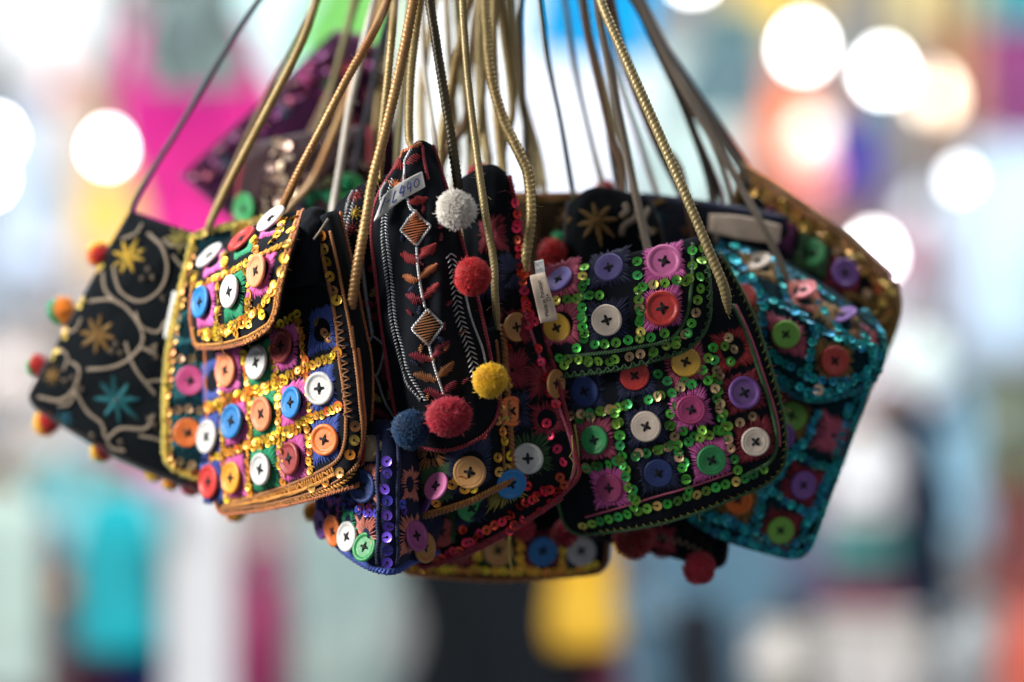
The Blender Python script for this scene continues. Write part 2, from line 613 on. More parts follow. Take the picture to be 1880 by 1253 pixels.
VELVET = fabric('black velvet', (0.004, 0.006, 0.008), weave=1500, sheen=0.03, bump=0.3, lint=.03)
NAVYC = fabric('navy cotton', (0.013, 0.018, 0.05), weave=2600, sheen=0.1)
PURPV = fabric('purple velvet', (0.012, 0.003, 0.014), weave=1200, sheen=0.08, tint=(0.035, 0.004, 0.03))
TEALC = fabric('teal cotton', (0.004, 0.026, 0.036), weave=2400, sheen=0.1)
BROWNC = fabric('brown cotton', (0.05, 0.032, 0.018), weave=2400, sheen=0.1)
GREENF = fabric('green felt', (0.05, 0.10, 0.03), weave=1400, sheen=0.3)
PAPER = fabric('paper label', (0.62, 0.63, 0.62), rough=0.7, weave=4000, sheen=0, bump=0.1, vary=0.06)
PAPERW = fabric('buff paper label', (0.58, 0.47, 0.38), rough=0.7, weave=4000, sheen=0, bump=0.1, vary=0.06)
INK = yarn('blue ink', (0.03, 0.06, 0.30), vary=0.2, sheen=0)
PRINT = yarn('black print', (0.015, 0.015, 0.015), vary=0.1, sheen=0)


def frame_matrix(p, xa, n, scale):
    z = Vector(n).normalized()
    x = Vector(xa); x = (x - z * x.dot(z)).normalized()
    y = z.cross(x)
    m = Matrix((x, y, z)).transposed().to_4x4()
    m = m @ Matrix.Scale(scale, 4)
    m.translation = Vector(p)
    return m


class Bag:
    GROUP = 'embroidered pouches hanging in one bunch by their cord straps'

    def __init__(self, name, label, base, cat='bag'):
        self.base = PB(*base)
        self.root = empty(name, self.base, label, cat, Bag.GROUP)
        self.root['_w'] = tuple(self.base)
        self.g = {}
        self.r = random.Random(label)

    def geo(self, key):
        if key not in self.g:
            self.g[key] = Geo()
        return self.g[key]

    def sheet(self, name, sh, mat, nu=44, nv=44):
        me = sh.mesh(name, mat, nu, nv)
        V = np.empty(len(me.vertices) * 3); me.vertices.foreach_get('co', V)
        V = V.reshape(-1, 3) - self.base
        me.vertices.foreach_set('co', V.ravel()); me.update()
        return part(name, me, self.root)

    # --- buttons
    def button(self, sh, px, py, col, r=9.4, flat=None, tilt=None, lift=0.6):
        u, v = sh.inv(px, py)
        p, a, b, n, _, _ = sh.frame(u, v)
        q = P(px, py, 0); cam_p = np.array([0, -DIST, CAMZ])
        ray = (q - cam_p) / np.linalg.norm(q - cam_p)
        t = np.dot(p - cam_p, ray); p = cam_p + ray * t          # exact place even past the edge
        n = n.copy()
        jit = np.array([self.r.uniform(-.1, .1) for _ in range(3)])
        n = n + jit
        if tilt is not None:
            n = np.array(tilt, float)
        n /= np.linalg.norm(n)
        ang = self.r.uniform(0, 6.28) if self.r.random() < .35 else self.r.uniform(-.35, .35) + math.pi / 4 * self.r.choice([0, 1])
        xa = np.cos(ang) * a + np.sin(ang) * b
        fl = self.r.random() < .5 if flat is None else flat
        m = frame_matrix(p + n * lift * 0.001, xa, n, r * 0.001 * self.r.uniform(.94, 1.04))
        o = part('button', button_mesh(BTN[col], fl), self.root, m)
        th = bpy.data.objects.new('thread', THREAD_MESH)
        COL.objects.link(th); th.parent = o
        return u, v

    def square(self, sh, px, py, col, h=12.5, r_in=7.0, n=64, w=1.0, hv=None, jag=1.2):
        """button ground: stitches running out from the button to the edges of a square"""
        u, v = sh.inv(px, py)
        g = self.geo(col)
        _, a, b, nn, fu, fv = sh.frame(u, v)
        hv = hv or h
        UI, VI, UO, VO = [], [], [], []
        for k in range(n):
            t = (k + self.r.uniform(-.3, .3)) / n * 8
            s = int(t // 2) % 4; f = t % 2 - 1
            x, y = [(f, -1), (1, f), (-f, 1), (-1, -f)][s]
            l = math.hypot(x, y)
            o = 1 + self.r.uniform(-jag, jag * .3) / h
            UI.append(u + x / l * r_in * .001 * fu); VI.append(v + y / l * r_in * .001 * fv)
            UO.append(u + x * h * o * .001 * fu); VO.append(v + y * hv * o * .001 * fv)
        g.stitches(sh.F(np.array(UI), np.array(VI), .0001), sh.F(np.array(UO), np.array(VO), .0001), nn, w * .001, .0008, .0004)

    # --- sequins
    def seq_at(self, sh, u, v, col, r=2.9, tilt=10):
        p, a, b, n, fu, fv = sh.frame(u, v)
        jt = math.radians(tilt)
        n = n + a * self.r.gauss(0, jt) + b * self.r.gauss(0, jt)
        ang = self.r.uniform(0, 6.28)
        xa = np.cos(ang) * a + np.sin(ang) * b
        n = n / np.linalg.norm(n)
        m = frame_matrix(p + n * .0011, xa, n, r * .001)
        part('sequin', sequin_mesh(SEQ[col]), self.root, m)

    def seqs(self, sh, pix, col, r=2.9, tilt=10):
        for p in pix:
            c = p[2] if len(p) > 2 else col
            u, v = sh.inv(p[0], p[1])
            self.seq_at(sh, u, v, c, r, tilt)

    def seq_path(self, sh, uv, col, step=4.6, r=2.9, tilt=10, mix=None, skip=0.0, jit=0.4):
        p = sh.F(uv[:, 0], uv[:, 1])
        full = np.concatenate([uv, p], 1)
        d = np.concatenate([[0], np.cumsum(np.linalg.norm(np.diff(p, axis=0), axis=1))])
        n = max(int(d[-1] / (step * .001)), 1)
        for t in np.linspace(0, d[-1], n + 1):
            if self.r.random() < skip:
                continue
            u = np.interp(t, d, uv[:, 0]) + self.r.gauss(0, jit) * .001 / sh.W
            v = np.interp(t, d, uv[:, 1]) + self.r.gauss(0, jit) * .001 / sh.H
            c = col if not mix or self.r.random() > mix[1] else mix[0]
            self.seq_at(sh, u, v, c, r, tilt)

    def seq_line(self, sh, pix, col, **k):
        self.seq_path(sh, sh.line(pix), col, **k)

    # --- stitching
    def braid(self, sh, uv, col, r=0.8, pitch=4.0, lift=0.6, wob=0.0):
        p = sh.F(uv[:, 0], uv[:, 1], lift * .001)
        p = resample(p, 0.0009)
        if wob:
            p = p + rng.normal(0, wob * .001, p.shape)
        i = np.linspace(0, len(uv) - 1, len(p)).round().astype(int)
        n = sh.NS(uv[i, 0], uv[i, 1])
        self.geo(col).braid(p, n, r * .001, pitch * .001)

    def cord(self, sh, pix, col, r=0.9, pitch=3.5, lift=0.5):
        self.braid(sh, sh.line(pix), col, r, pitch, lift)

    def ticks(self, sh, uv, col, step=2.0, ln=4.0, w=0.8, slant=0.0, off=0.0, jit=0.3):
        """stitches set across a path"""
        p = sh.F(uv[:, 0], uv[:, 1], .0002)
        d = np.concatenate([[0], np.cumsum(np.linalg.norm(np.diff(p, axis=0), axis=1))])
        T = np.arange(0, d[-1], step * .001)
        at = lambda q: np.stack([np.interp(q, d, p[:, k]) for k in range(3)], 1)
        c = at(T); tg = at(T + .0008) - at(T - .0008)
        tg /= np.linalg.norm(tg, axis=1, keepdims=True) + 1e-9
        n = sh.NS(np.interp(T, d, uv[:, 0]), np.interp(T, d, uv[:, 1]))
        s = np.cross(tg, n)
        dv = s + tg * (slant + rng.normal(0, jit, len(T)))[:, None]
        dv /= np.linalg.norm(dv, axis=1, keepdims=True)
        c = c + s * off * .001
        hl = ln * .0005 * rng.uniform(.8, 1.1, len(T))[:, None]
        self.geo(col).stitches(c - dv * hl, c + dv * hl, n, w * .001, .0007, .0003)

    def chevrons(self, sh, uv, col, step=2.4, arm=4.0, w=0.7):
        self.ticks(sh, uv, col, step, arm, w, slant=0.9, off=arm * .36, jit=.1)
        self.ticks(sh, uv, col, step, arm, w, slant=-0.9, off=-arm * .36, jit=.1)

    def loops(self, sh, uv, col, step=4.0, ln=4.0):
        """blanket stitch: a small arch at every step"""
        p = sh.F(uv[:, 0], uv[:, 1], .0004)
        d = np.concatenate([[0], np.cumsum(np.linalg.norm(np.diff(p, axis=0), axis=1))])
        for t in np.arange(0, d[-1] - step * .001, step * .001):
            u = np.interp(t, d, uv[:, 0]); v = np.interp(t, d, uv[:, 1])
            n = sh.NS(np.array([u]), np.array([v]))[0]
            c = np.array([np.interp(t, d, p[:, k]) for k in range(3)])
            e = np.array([np.interp(t + step * .0009, d, p[:, k]) for k in range(3)])
            tg = (e - c); tg /= np.linalg.norm(tg) + 1e-9
            s = np.cross(tg, n)
            k = np.linspace(0, 1, 8)[:, None]
            pts = c * (1 - k) + e * k + s * ln * .001 * np.sin(np.pi * k) * self.r.uniform(.7, 1.1) + n * .0003
            self.geo(col).tube(pts, .0004, 4)

    def leaf(self, sh, px, py, ang, ln, wd, col, step=1.15, w=0.62, uvc=None):
        """satin-stitched petal or leaf starting at the pixel, pointing along ang (degrees, up = 90)"""
        u, v = uvc if uvc is not None else sh.inv(px, py)
        p, a, b, n, fu, fv = sh.frame(u, v)
        ca, sa = math.cos(math.radians(ang)), -math.sin(math.radians(ang))
        g = self.geo(col)
        m = max(int(ln / step), 3)
        t = (np.arange(m) + .5) / m
        half = wd * .5 * np.sin(np.pi * np.minimum(1, t * .92 + .06)) ** .7 * rng.uniform(.7, 1.15, m)
        cx, cy = ca * ln * t, sa * ln * t
        qx, qy = -sa * half, ca * half
        sx, sy = ca * half * .5, sa * half * .5
        p0 = sh.F(u + (cx - qx - sx) * .001 * fu, v + (cy - qy - sy) * .001 * fv, .0002)
        p1 = sh.F(u + (cx + qx + sx) * .001 * fu, v + (cy + qy + sy) * .001 * fv, .0002)
        g.stitches(p0, p1, n, w * .001, .0007, .0006)

    def flower(self, sh, px, py, r, col, petals=8, rot=10, centre=None):
        uvc = sh.inv(px, py)
        for k in range(petals):
            self.leaf(sh, 0, 0, rot + 360 / petals * k + self.r.uniform(-4, 4), r * self.r.uniform(.9, 1.08), r * .27, col, uvc=uvc)
        p, a, b, n, fu, fv = sh.frame(*uvc)
        g = self.geo(centre or col)
        for k in range(8):
            an = k * math.pi / 4
            d = (a * math.cos(an) + b * math.sin(an)) * .0016
            g.stitch(p - d, p + d, n, .0012, .0014, .0012)

    def fuzz(self, sh, uv, col, n=40, ln=4.0, r=.00012):
        """loose fibres standing off an edge"""
        g = self.geo(col)
        PP = sh.F(uv[:, 0], uv[:, 1])
        for _ in range(n):
            k = self.r.randrange(len(uv))
            p = PP[k]
            d = np.array([self.r.gauss(0, 1) for _ in range(3)]); d /= np.linalg.norm(d)
            e = np.array([self.r.gauss(0, 1) for _ in range(3)]) * .4
            L = self.r.uniform(.3, 1) * ln * .001
            t = np.linspace(0, 1, 5)[:, None]
            g.tube(p + d * L * t + e * L * t * t, r, 3, caps=False)

    # --- straps
    def strap(self, pts, w, col, ridged=True, name='strap'):
        ctrl = np.array([PB(*p) for p in pts])
        n = len(ctrl)
        dense = cr(ctrl, np.linspace(0, 1, 40 * n))
        g = Geo()
        R = w * .46 * KPX * DIST
        seg = 12
        step = .0007 if ridged else .003
        p = resample(dense, step)
        d = np.arange(len(p)) * step
        th = np.linspace(0, 2 * math.pi, seg, endpoint=False)
        if ridged:
            pitch = w * .44 * KPX * DIST
            tw = self.r.choice([1, 1, -1])
            wobble = 0.03 * np.sin(d / .021 + self.r.uniform(0, 6))
            ph = (d[:, None] / pitch) * math.pi + tw * th[None, :] * 1.0
            rr = R * (0.74 + 0.31 * np.abs(np.sin(ph)) ** .7 + wobble[:, None]) * (1 + rng.normal(0, .025, (len(d), seg)))
        else:
            rr = R * (1 + 0.06 * np.sin(d / .013)[:, None] + 0 * th[None, :])
        p = p + np.stack([np.sin(d / .05 + R * 9e3) * .0006, np.sin(d / .037) * .0006, 0 * d], 1)
        rr = rr * np.clip(.45 + d / .022, 0, 1)[:, None]
        g.tube(p, rr, seg)
        for _ in range(int(len(p) * step * 260)):          # fibres working loose
            q = self.r.randrange(len(p)); dr = np.array([self.r.gauss(0, 1) for _ in range(3)]); dr /= np.linalg.norm(dr)
            e = np.array([self.r.gauss(0, .5) for _ in range(3)]); t = np.linspace(0, 1, 4)[:, None]; L_ = self.r.uniform(.5, 1) * (R + .0022)
            g.tube(p[q] + dr * L_ * t + e * L_ * t * t, .00011, 3, caps=False)
        o = g.build(name, CORD[col], self, kind=None)
        return o

    # --- pompoms
    def pompom(self, px, py, d, r_px, cols, squash=1.0, n=1500, name='pompom'):
        c = PB(px, py, d)
        R = r_px * KPX * (c[1] + DIST)
        rs = np.random.default_rng(int(px * 7 + py))
        axis = np.array([-1.0, .2, .3]) if len(cols) > 1 else np.array([0, 0, 1.0])
        V, F, mi = [], [], []
        core, cf = lathe([(.02, -.72)] + [(.72 * math.sin(t), -.72 * math.cos(t)) for t in np.linspace(.25, 2.9, 9)] + [(.02, .72)], 14)
        V += [tuple(np.array(q) * R) for q in core]; F += cf; mi += [0] * len(cf)
        axes = rs.normal(size=(len(cols), 3)); axes /= np.linalg.norm(axes, axis=1, keepdims=True)
        if len(cols) > 1:
            for i in range(len(cols)):
                a = self.r.uniform(0, 6.28) if i > 1 else (0.2 + i * 3.3)
                axes[i] = (math.cos(a) * .9, -.5 if i == 0 else .35, math.sin(a) * .9)
        lob = rs.normal(size=(5, 3)); lob /= np.linalg.norm(lob, axis=1, keepdims=True)
        dv = rs.normal(size=(n, 3)); dv /= np.linalg.norm(dv, axis=1, keepdims=True)
        m = np.argmax(dv @ axes.T + rs.normal(0, .12, (n, len(cols))), 1) if len(cols) > 1 else np.zeros(n, int)
        lobe = (1 + .20 * (dv @ lob.T).max(1) - .14) * np.where(rs.random(n) < .03, rs.uniform(1.05, 1.22, n), 1)
        L = (R * rs.uniform(.86, 1.04, n) * lobe)[:, None]
        side = np.cross(dv, rs.normal(size=(n, 3))); side /= np.linalg.norm(side, axis=1, keepdims=True)
        s2 = np.cross(dv, side)
        bend = (side * rs.normal(0, .12, (n, 1)) + s2 * rs.normal(0, .12, (n, 1))) * R
        w = R * .040 * math.sqrt(1600 / max(n, 1200))
        ring = []
        for (f, ww, bb) in ((.5, .7, 0), (.86, 1.0, .4), (1.0, .55, 1.0)):
            cc = dv * L * f + bend * bb
            for a in (0, 2.094, 4.189):
                ring.append(cc + (side * math.cos(a) + s2 * math.sin(a)) * w * ww)
        b0 = len(V)
        V = np.concatenate([np.array(V), np.stack(ring, 1).reshape(-1, 3)])
        q = np.array([(k * 3 + a, k * 3 + (a + 1) % 3, k * 3 + 3 + (a + 1) % 3, k * 3 + 3 + a) for k in range(2) for a in range(3)])
        o9 = b0 + np.arange(n) * 9
        F = F + (q[None] + o9[:, None, None]).reshape(-1, 4).tolist() + (np.array([6, 7, 8])[None] + o9[:, None]).tolist()
        mi = mi + np.repeat(m, 6).tolist() + m.tolist()
        V = V * np.array([squash, 1, 1]) + (c - self.base)
        return part(name, mesh_np(name, V, F, [WOOL[q_] for q_ in cols], midx=mi), self.root)

    def tag(self, rows, mat, name='paper_tag', label=None):
        sh = Sheet(rows, puff=.3, corners=(.5, .5, .5, .5), wrinkle=.25, seed=3)
        o = self.sheet(name, sh, mat, 14, 10)
        if label:
            o['label'] = label
        return sh, o

    def finish(self):
        for k, g in self.g.items():
            g.build('embroidery', YARN[k], self)
        if '_w' in self.root:
            del self.root['_w']


def cordmat(name, c1, c2, metal=0.35, rough=0.42):
    m, nt, b = principled(name)
    N, L = nt.nodes, nt.links
    tc = N.new('ShaderNodeTexCoord')
    n1 = N.new('ShaderNodeTexNoise'); n1.inputs['Scale'].default_value = 14; n1.inputs['Detail'].default_value = 3
    n2 = N.new('ShaderNodeTexNoise'); n2.inputs['Scale'].default_value = 900; n2.inputs['Detail'].default_value = 3
    L.new(tc.outputs['Object'], n1.inputs['Vector']); L.new(tc.outputs['Object'], n2.inputs['Vector'])
    mix = N.new('ShaderNodeMix'); mix.data_type = 'RGBA'
    mix.inputs[6].default_value = (*c1, 1); mix.inputs[7].default_value = (*c2, 1)
    mr = N.new('ShaderNodeMapRange'); mr.inputs[1].default_value = .38; mr.inputs[2].default_value = .62
    L.new(n1.outputs[0], mr.inputs[0]); L.new(mr.outputs[0], mix.inputs[0])
    mx = N.new('ShaderNodeMix'); mx.data_type = 'RGBA'; mx.blend_type = 'MULTIPLY'; mx.inputs[0].default_value = .5
    L.new(mix.outputs[2], mx.inputs[6]); L.new(n2.outputs[0], mx.inputs[7])
    L.new(mx.outputs[2], b.inputs['Base Color'])
    b.inputs['Metallic'].default_value = metal; b.inputs['Roughness'].default_value = rough
    bp = N.new('ShaderNodeBump'); bp.inputs['Strength'].default_value = .35; bp.inputs['Distance'].default_value = .0004
    L.new(n2.outputs[0], bp.inputs['Height']); L.new(bp.outputs[0], b.inputs['Normal'])
    return m


CORD = dict(gold=cordmat('gold cord', (0.46, 0.35, 0.15), (0.33, 0.22, 0.075), .3, .42), orange=cordmat('copper gold cord', (0.42, 0.17, 0.065), (0.46, 0.32, 0.12), .3, .42),
            khaki=cordmat('khaki gold cord', (0.47, 0.37, 0.18), (0.35, 0.27, 0.12), .3, .42), navy=cordmat('navy cord', (0.035, 0.04, 0.06), (0.05, 0.05, 0.075), 0, .7),
            black=cordmat('black and gold cord', (0.02, 0.022, 0.022), (0.10, 0.075, 0.03), .3, .4), white=cordmat('cream cord', (0.66, 0.60, 0.52), (0.72, 0.68, 0.62), 0, .6),
            brown=cordmat('brown cord', (0.24, 0.12, 0.07), (0.20, 0.13, 0.07), .1, .6), olive=cordmat('olive cord', (0.20, 0.19, 0.08), (0.24, 0.18, 0.08), .2, .55),
            grey=cordmat('grey beige cord', (0.30, 0.24, 0.18), (0.24, 0.20, 0.16), .15, .55), dark=cordmat('dark brown cord', (0.065, 0.05, 0.042), (0.10, 0.07, 0.05), .1, .6),
            green=cordmat('bottle green cord', (0.02, 0.045, 0.035), (0.05, 0.055, 0.03), .1, .6))
WOOL = {k: yarn(k + ' pompom wool', v, rough=.9, vary=.25, sheen=.4, spec=.1) for k, v in dict(
    white=(0.78, 0.74, 0.68), red=(0.55, 0.015, 0.02), yellow=(0.86, 0.50, 0.01), blue=(0.005, 0.05, 0.14), orange=(0.75, 0.25, 0.01),
    green=(0.0, 0.28, 0.10), crimson=(0.50, 0.02, 0.05), darkred=(0.30, 0.01, 0.015), pink=(0.75, 0.10, 0.25)).items()}


def hub(i, d):
    """where the straps gather, out of the picture overhead"""
    a = i * 2.4
    return (872 + 30 * math.cos(a), -520, 45 + 18 * math.sin(a) + d * .2)


STRAP_N = [0]


def up(pts, toward=None):
    STRAP_N[0] += 1
    a, e = np.array(pts[-1], float), np.array(hub(STRAP_N[0], pts[-1][2]), float)
    return list(pts) + [tuple(a + (e - a) * t) for t in (.2, .45, .72, 1.0)]


# ================================================================== the pouches
# ---- black velvet pouch with pompoms, far left
A = Bag('velvet_pouch', 'black velvet pouch with beige scrolls and pompom fringe, leftmost of the bunch', (230, 800, 70))
sA = Sheet([[(243, 388, 86), (305, 410, 80), (372, 432, 76)], [(150, 562, 88), (262, 590, 78), (388, 640, 76)], [(48, 738, 94), (215, 838, 84), (404, 918, 78)]], puff=9, corners=(5, 5, 8, 9), wrinkle=1.2, seed=2)
A.sheet('body', sA, VELVET)
for pts in ([(210, 492), (223, 536), (259, 554), (295, 532), (308, 492), (299, 456), (273, 429)], [(165, 554), (210, 552), (246, 581), (264, 621), (241, 657), (206, 675), (161, 679)],
            [(232, 630), (244, 666), (268, 702), (286, 724)], [(71, 729), (112, 735), (139, 711), (147, 679), (130, 664)], [(139, 718), (161, 755), (188, 778), (197, 804), (223, 787), (268, 787), (283, 762)],
            [(250, 575), (262, 600), (290, 610), (305, 590)], [(241, 657), (262, 640), (283, 648), (286, 632)], [(190, 500), (196, 535), (222, 560)]):
    A.cord(sA, pts, 'beige', r=.72, pitch=2.6)
A.flower(sA, 180, 615, 13, 'mustard'); A.flower(sA, 215, 735, 15.5, 'teal', rot=20, centre='beige'); A.flower(sA, 236, 472, 12, 'yellow', rot=0)
A.flower(sA, 97, 690, 7, 'mustard', rot=5); A.flower(sA, 330, 440, 9, 'olive'); A.flower(sA, 120, 770, 7, 'deepteal')
for (x, y) in ((272, 495), (281, 510), (262, 512), (214, 632), (222, 648), (206, 645), (281, 640), (288, 655), (135, 695), (150, 715), (120, 700), (275, 770), (284, 780), (170, 800), (222, 812), (300, 548)):
    A.flower(sA, x, y, 2.6, 'beige', petals=5)
for pts in ([(318, 470), (340, 500), (335, 530), (318, 545)], [(300, 660), (325, 690), (318, 730), (296, 745)], [(268, 702), (300, 700), (330, 720)], [(258, 800), (300, 812), (330, 850), (360, 850)], [(110, 640), (125, 655), (118, 680)], [(225, 440), (250, 430), (262, 412)],
            [(140, 720), (128, 742), (108, 745)], [(197, 804), (205, 822), (230, 828)], [(150, 585), (140, 605), (122, 612)], [(300, 440), (318, 452), (345, 452)]):
    A.cord(sA, pts, 'beige', r=.6, pitch=2.6)
A.braid(sA, sA.upath(.6), 'black', r=.9)
for t in (0.06, 0.11, 0.18, 0.24, .28):
    A.seq_path(sA, sA.upath(2.5, t0=t, t1=t + .01), 'olive', r=2.4, tilt=30)
for (x, y, d, r, c) in ((181, 468, 74, 24, ['red', 'orange', 'yellow']), (114, 572, 78, 27, ['orange', 'green', 'yellow']), (66, 672, 82, 21, ['red', 'green']), (86, 776, 80, 25, ['red', 'yellow', 'orange']),
                        (186, 826, 74, 22, ['darkred', 'yellow']), (283, 868, 70, 17, ['yellow']), (314, 885, 69, 17, ['orange', 'yellow']), (352, 893, 68, 19, ['crimson', 'darkred']), (432, 938, 66, 21, ['yellow', 'orange'])):
    A.pompom(x, y, d + 13, r, c, n=700)
tsh, _ = A.tag([[(318, 535, 68), (341, 541, 67)], [(300, 620, 66), (327, 628, 65)]], PAPER)
A.strap(up([(240, 425, 84), (243, 385, 86), (262, 345, 84), (330, 235, 80), (410, 100, 76), (482, -10, 74)]), 13, 'navy', False)
A.strap(up([(372, 440, 60), (400, 370, 66), (470, 220, 84), (545, 70, 84), (600, -40, 80)]), 12, 'brown', False)
A.finish()

# ---- pouch with gold edge half hidden behind the front left pouch
B0 = Bag('button_pouch', 'gold edged pouch with magenta button, half hidden behind the bright yellow sequined one', (330, 850, 50))
s = Sheet([[(352, 428, 62), (430, 408, 64), (520, 395, 66)], [(303, 655, 60), (400, 640, 62), (490, 632, 68)], [(297, 862, 60), (395, 892, 62), (490, 905, 70)]], puff=5, corners=(4, 4, 8, 12), wrinkle=.8, seed=5)
B0.sheet('body', s, TEALC)
for i, c in ((0.8, 'olive'), (2.4, 'yellow')):
    B0.braid(s, s.upath(i), c, r=.8, pitch=4.5, wob=.25)
B0.ticks(s, s.upath(3.0), 'olive', 2.6, 4.5, 1.1, slant=.7, jit=.4)
B0.seq_path(s, s.upath(4.0, t0=.02, t1=.5), 'gold2', step=5.2, r=2.5, tilt=8)
B0.button(s, 350, 699, 'magenta', 8.9); B0.button(s, 345, 795, 'orange', 9.2)
B0.seqs(s, [(331, 660), (351, 658), (372, 656), (326, 752), (346, 751), (367, 753), (330, 845), (352, 853)], 'tan', 2.8, 8)
B0.seq_line(s, [(352, 438), (385, 425), (430, 415), (480, 405)], 'olive', step=4, r=2.6)
B0.button(s, 447, 428, 'yellow', 7)
B0.square(s, 350, 600, 'teal', 12); B0.square(s, 350, 699, 'teal', 12, n=40); B0.square(s, 345, 795, 'teal', 12, n=40)
B0.strap(up([(383, 432, 62), (390, 405, 55), (440, 302, 42), (500, 185, 36), (556, 70, 36), (590, -30, 54)]), 18, 'gold')
B0.strap(up([(515, 400, 52), (575, 330, 82), (612, 250, 88), (650, 150, 90), (700, 10, 88)]), 17, 'orange')
B0.finish()

# ---- the bright yellow sequined pouch in front
B = Bag('button_pouch', 'bright yellow sequined pouch with flap and rows of buttons, left front', (520, 920, 15))
sB = Sheet([[(372, 520, 56), (450, 478, 36), (540, 428, 14), (598, 392, 0), (620, 388, 14)],
            [(380, 650, 54), (470, 620, 33), (560, 585, 14), (630, 560, 0), (656, 552, 12)],
            [(386, 800, 53), (470, 775, 32), (560, 745, 14), (647, 715, -1), (680, 706, 12)],
            [(402, 948, 54), (485, 938, 33), (570, 920, 14), (640, 898, 2), (664, 886, 14)]], puff=3, corners=(4, 8, 16, 8), wrinkle=1.0, seed=4)
B.sheet('body', sB, BLACK, 60, 60)
sq = [(421, 681, 'pink'), (478, 668, 'green'), (523, 640, 'pink'), (590, 606, 'blue'), (387, 800, 'blue'), (432, 775, 'pink'), (487, 760, 'green'), (541, 740, 'pink'), (592, 714, 'blue'),
      (392, 885, 'blue'), (431, 876, 'pink'), (485, 860, 'green'), (538, 842, 'pink'), (598, 808, 'blue'), (390, 700, 'blue')]
for (x, y, c) in sq:
    B.square(sB, x, y, c, 12.0, 6.5, 60, .95, hv=13.2)
for (x, y, c) in ((421, 681, 'salmon'), (478, 667, 'white'), (523, 637, 'maroon'), (387, 803, 'white'), (432, 775, 'blue'), (487, 760, 'salmon'), (541, 740, 'blue'), (591, 714, 'white'),
                  (390, 885, 'red'), (431, 878, 'amber'), (485, 862, 'white'), (538, 842, 'maroon'), (600, 808, 'orange')):
    tl = (-.45, -.85, .05) if x > 580 else (-.76 + B.r.uniform(-.05, .05), -.62, .08 + B.r.uniform(-.08, .08))
    B.button(sB, x, y, c, 9.7 + max(0, (560 - x)) * .0045, flat=False, lift=1.6, tilt=tl)
k = dict(step=4.3, r=2.75, tilt=11, mix=('orange', .12))
B.seq_line(sB, [(384, 744), (464, 717), (528, 692), (568, 672), (616, 652)], 'gold', **k)
B.seq_line(sB, [(388, 751), (464, 724), (528, 699)], 'gold', **k)
B.seq_line(sB, [(390, 840), (454, 820), (513, 798), (560, 773), (622, 747)], 'gold', **k)
B.seq_line(sB, [(470, 822), (520, 803), (562, 780)], 'gold', **k)
B.seq_line(sB, [(448, 628), (500, 602), (548, 578)], 'gold', **k)
for ln in ([(406, 662), (409, 745)], [(411, 760), (414, 836)], [(414, 850), (419, 917)], [(450, 650), (457, 718)], [(460, 735), (461, 813)], [(458, 835), (461, 905)], [(502, 640), (507, 694)], [(513, 712), (516, 790)],
           [(516, 812), (521, 884)], [(548, 590), (560, 668)], [(566, 690), (570, 765)], [(566, 785), (573, 862)], [(563, 660), (566, 690)]):
    B.seq_line(sB, ln, 'gold', **k)
    B.ticks(sB, sB.line(ln), 'gold', 2.0, 5.5, .8, jit=.6)
for ln in ([(384, 746), (464, 719), (528, 694), (568, 674), (616, 654)], [(390, 842), (454, 822), (513, 800), (560, 775), (622, 749)]):
    B.ticks(sB, sB.line(ln), 'gold', 2.0, 7.0, .8, jit=.6)
B.seqs(sB, [(585, 592), (598, 610), (606, 622)], 'gold2')
B.seqs(sB, [(593, 433, 'orange'), (599, 457, 'gold2'), (603, 478, 'gold'), (608, 507, 'gold'), (613, 531, 'gold2'), (619, 552, 'gold'), (651, 783, 'gold2'), (649, 809, 'gold2'), (643, 834, 'gold'), (626, 868, 'gold2'), (600, 884, 'gold'),
            (574, 894, 'gold2'), (622, 645, 'orange'), (622, 747, 'orange')], 'gold', r=3.2)
B.cord(sB, [(583, 425), (593, 470), (604, 520), (614, 570), (622, 640), (630, 700), (636, 770), (632, 820), (615, 850), (560, 880), (500, 902), (410, 930)], 'brown', .7)
B.cord(sB, [(606, 425), (616, 470), (628, 530), (640, 590), (648, 640)], 'brown', .6)
B.loops(sB, sB.line([(628, 580), (636, 640), (643, 700), (648, 770)]), 'brown', 4.5, 5)
B.ticks(sB, sB.line([(425, 925), (500, 907), (560, 888), (612, 862)]), 'gold', 2.0, 6.5, .9, jit=.35)
B.cord(sB, [(408, 932), (500, 916), (565, 897), (615, 872)], 'gold', .8)
B.cord(sB, [(405, 938), (500, 925), (570, 906), (625, 880), (655, 850), (664, 800), (660, 740), (652, 660), (645, 600)], 'brown', .65)
B.cord(sB, [(657, 840), (668, 790), (664, 720), (656, 640)], 'copper', .7)
B.ticks(sB, sB.line([(470, 932), (560, 912), (630, 886), (658, 850)]), 'gold', 2.6, 4.2, 1.2, slant=1.0)
B.braid(sB, sB.upath(.4, t0=.02), 'copper', .6, 4.0, wob=.1)
B.ticks(sB, sB.upath(1.2, t0=.3), 'brown', 3.0, 3.6, .9, slant=.8)
B.fuzz(sB, sB.upath(.3, t0=.3), 'brown', 60, 5)
B.fuzz(sB, sB.line([(600, 500), (620, 600), (640, 700)]), 'navy', 30, 5)
B.sheet('gusset', Sheet([[(554, 394, 14), (576, 381, 6), (600, 388, 6)], [(540, 445, 4), (562, 438, -3), (586, 436, 0)], [(520, 530, 10), (556, 525, 3), (600, 520, 4)]], puff=3, corners=(2, 5, 2, 2), wrinkle=1.2, seed=44), BLACK, 24, 24)
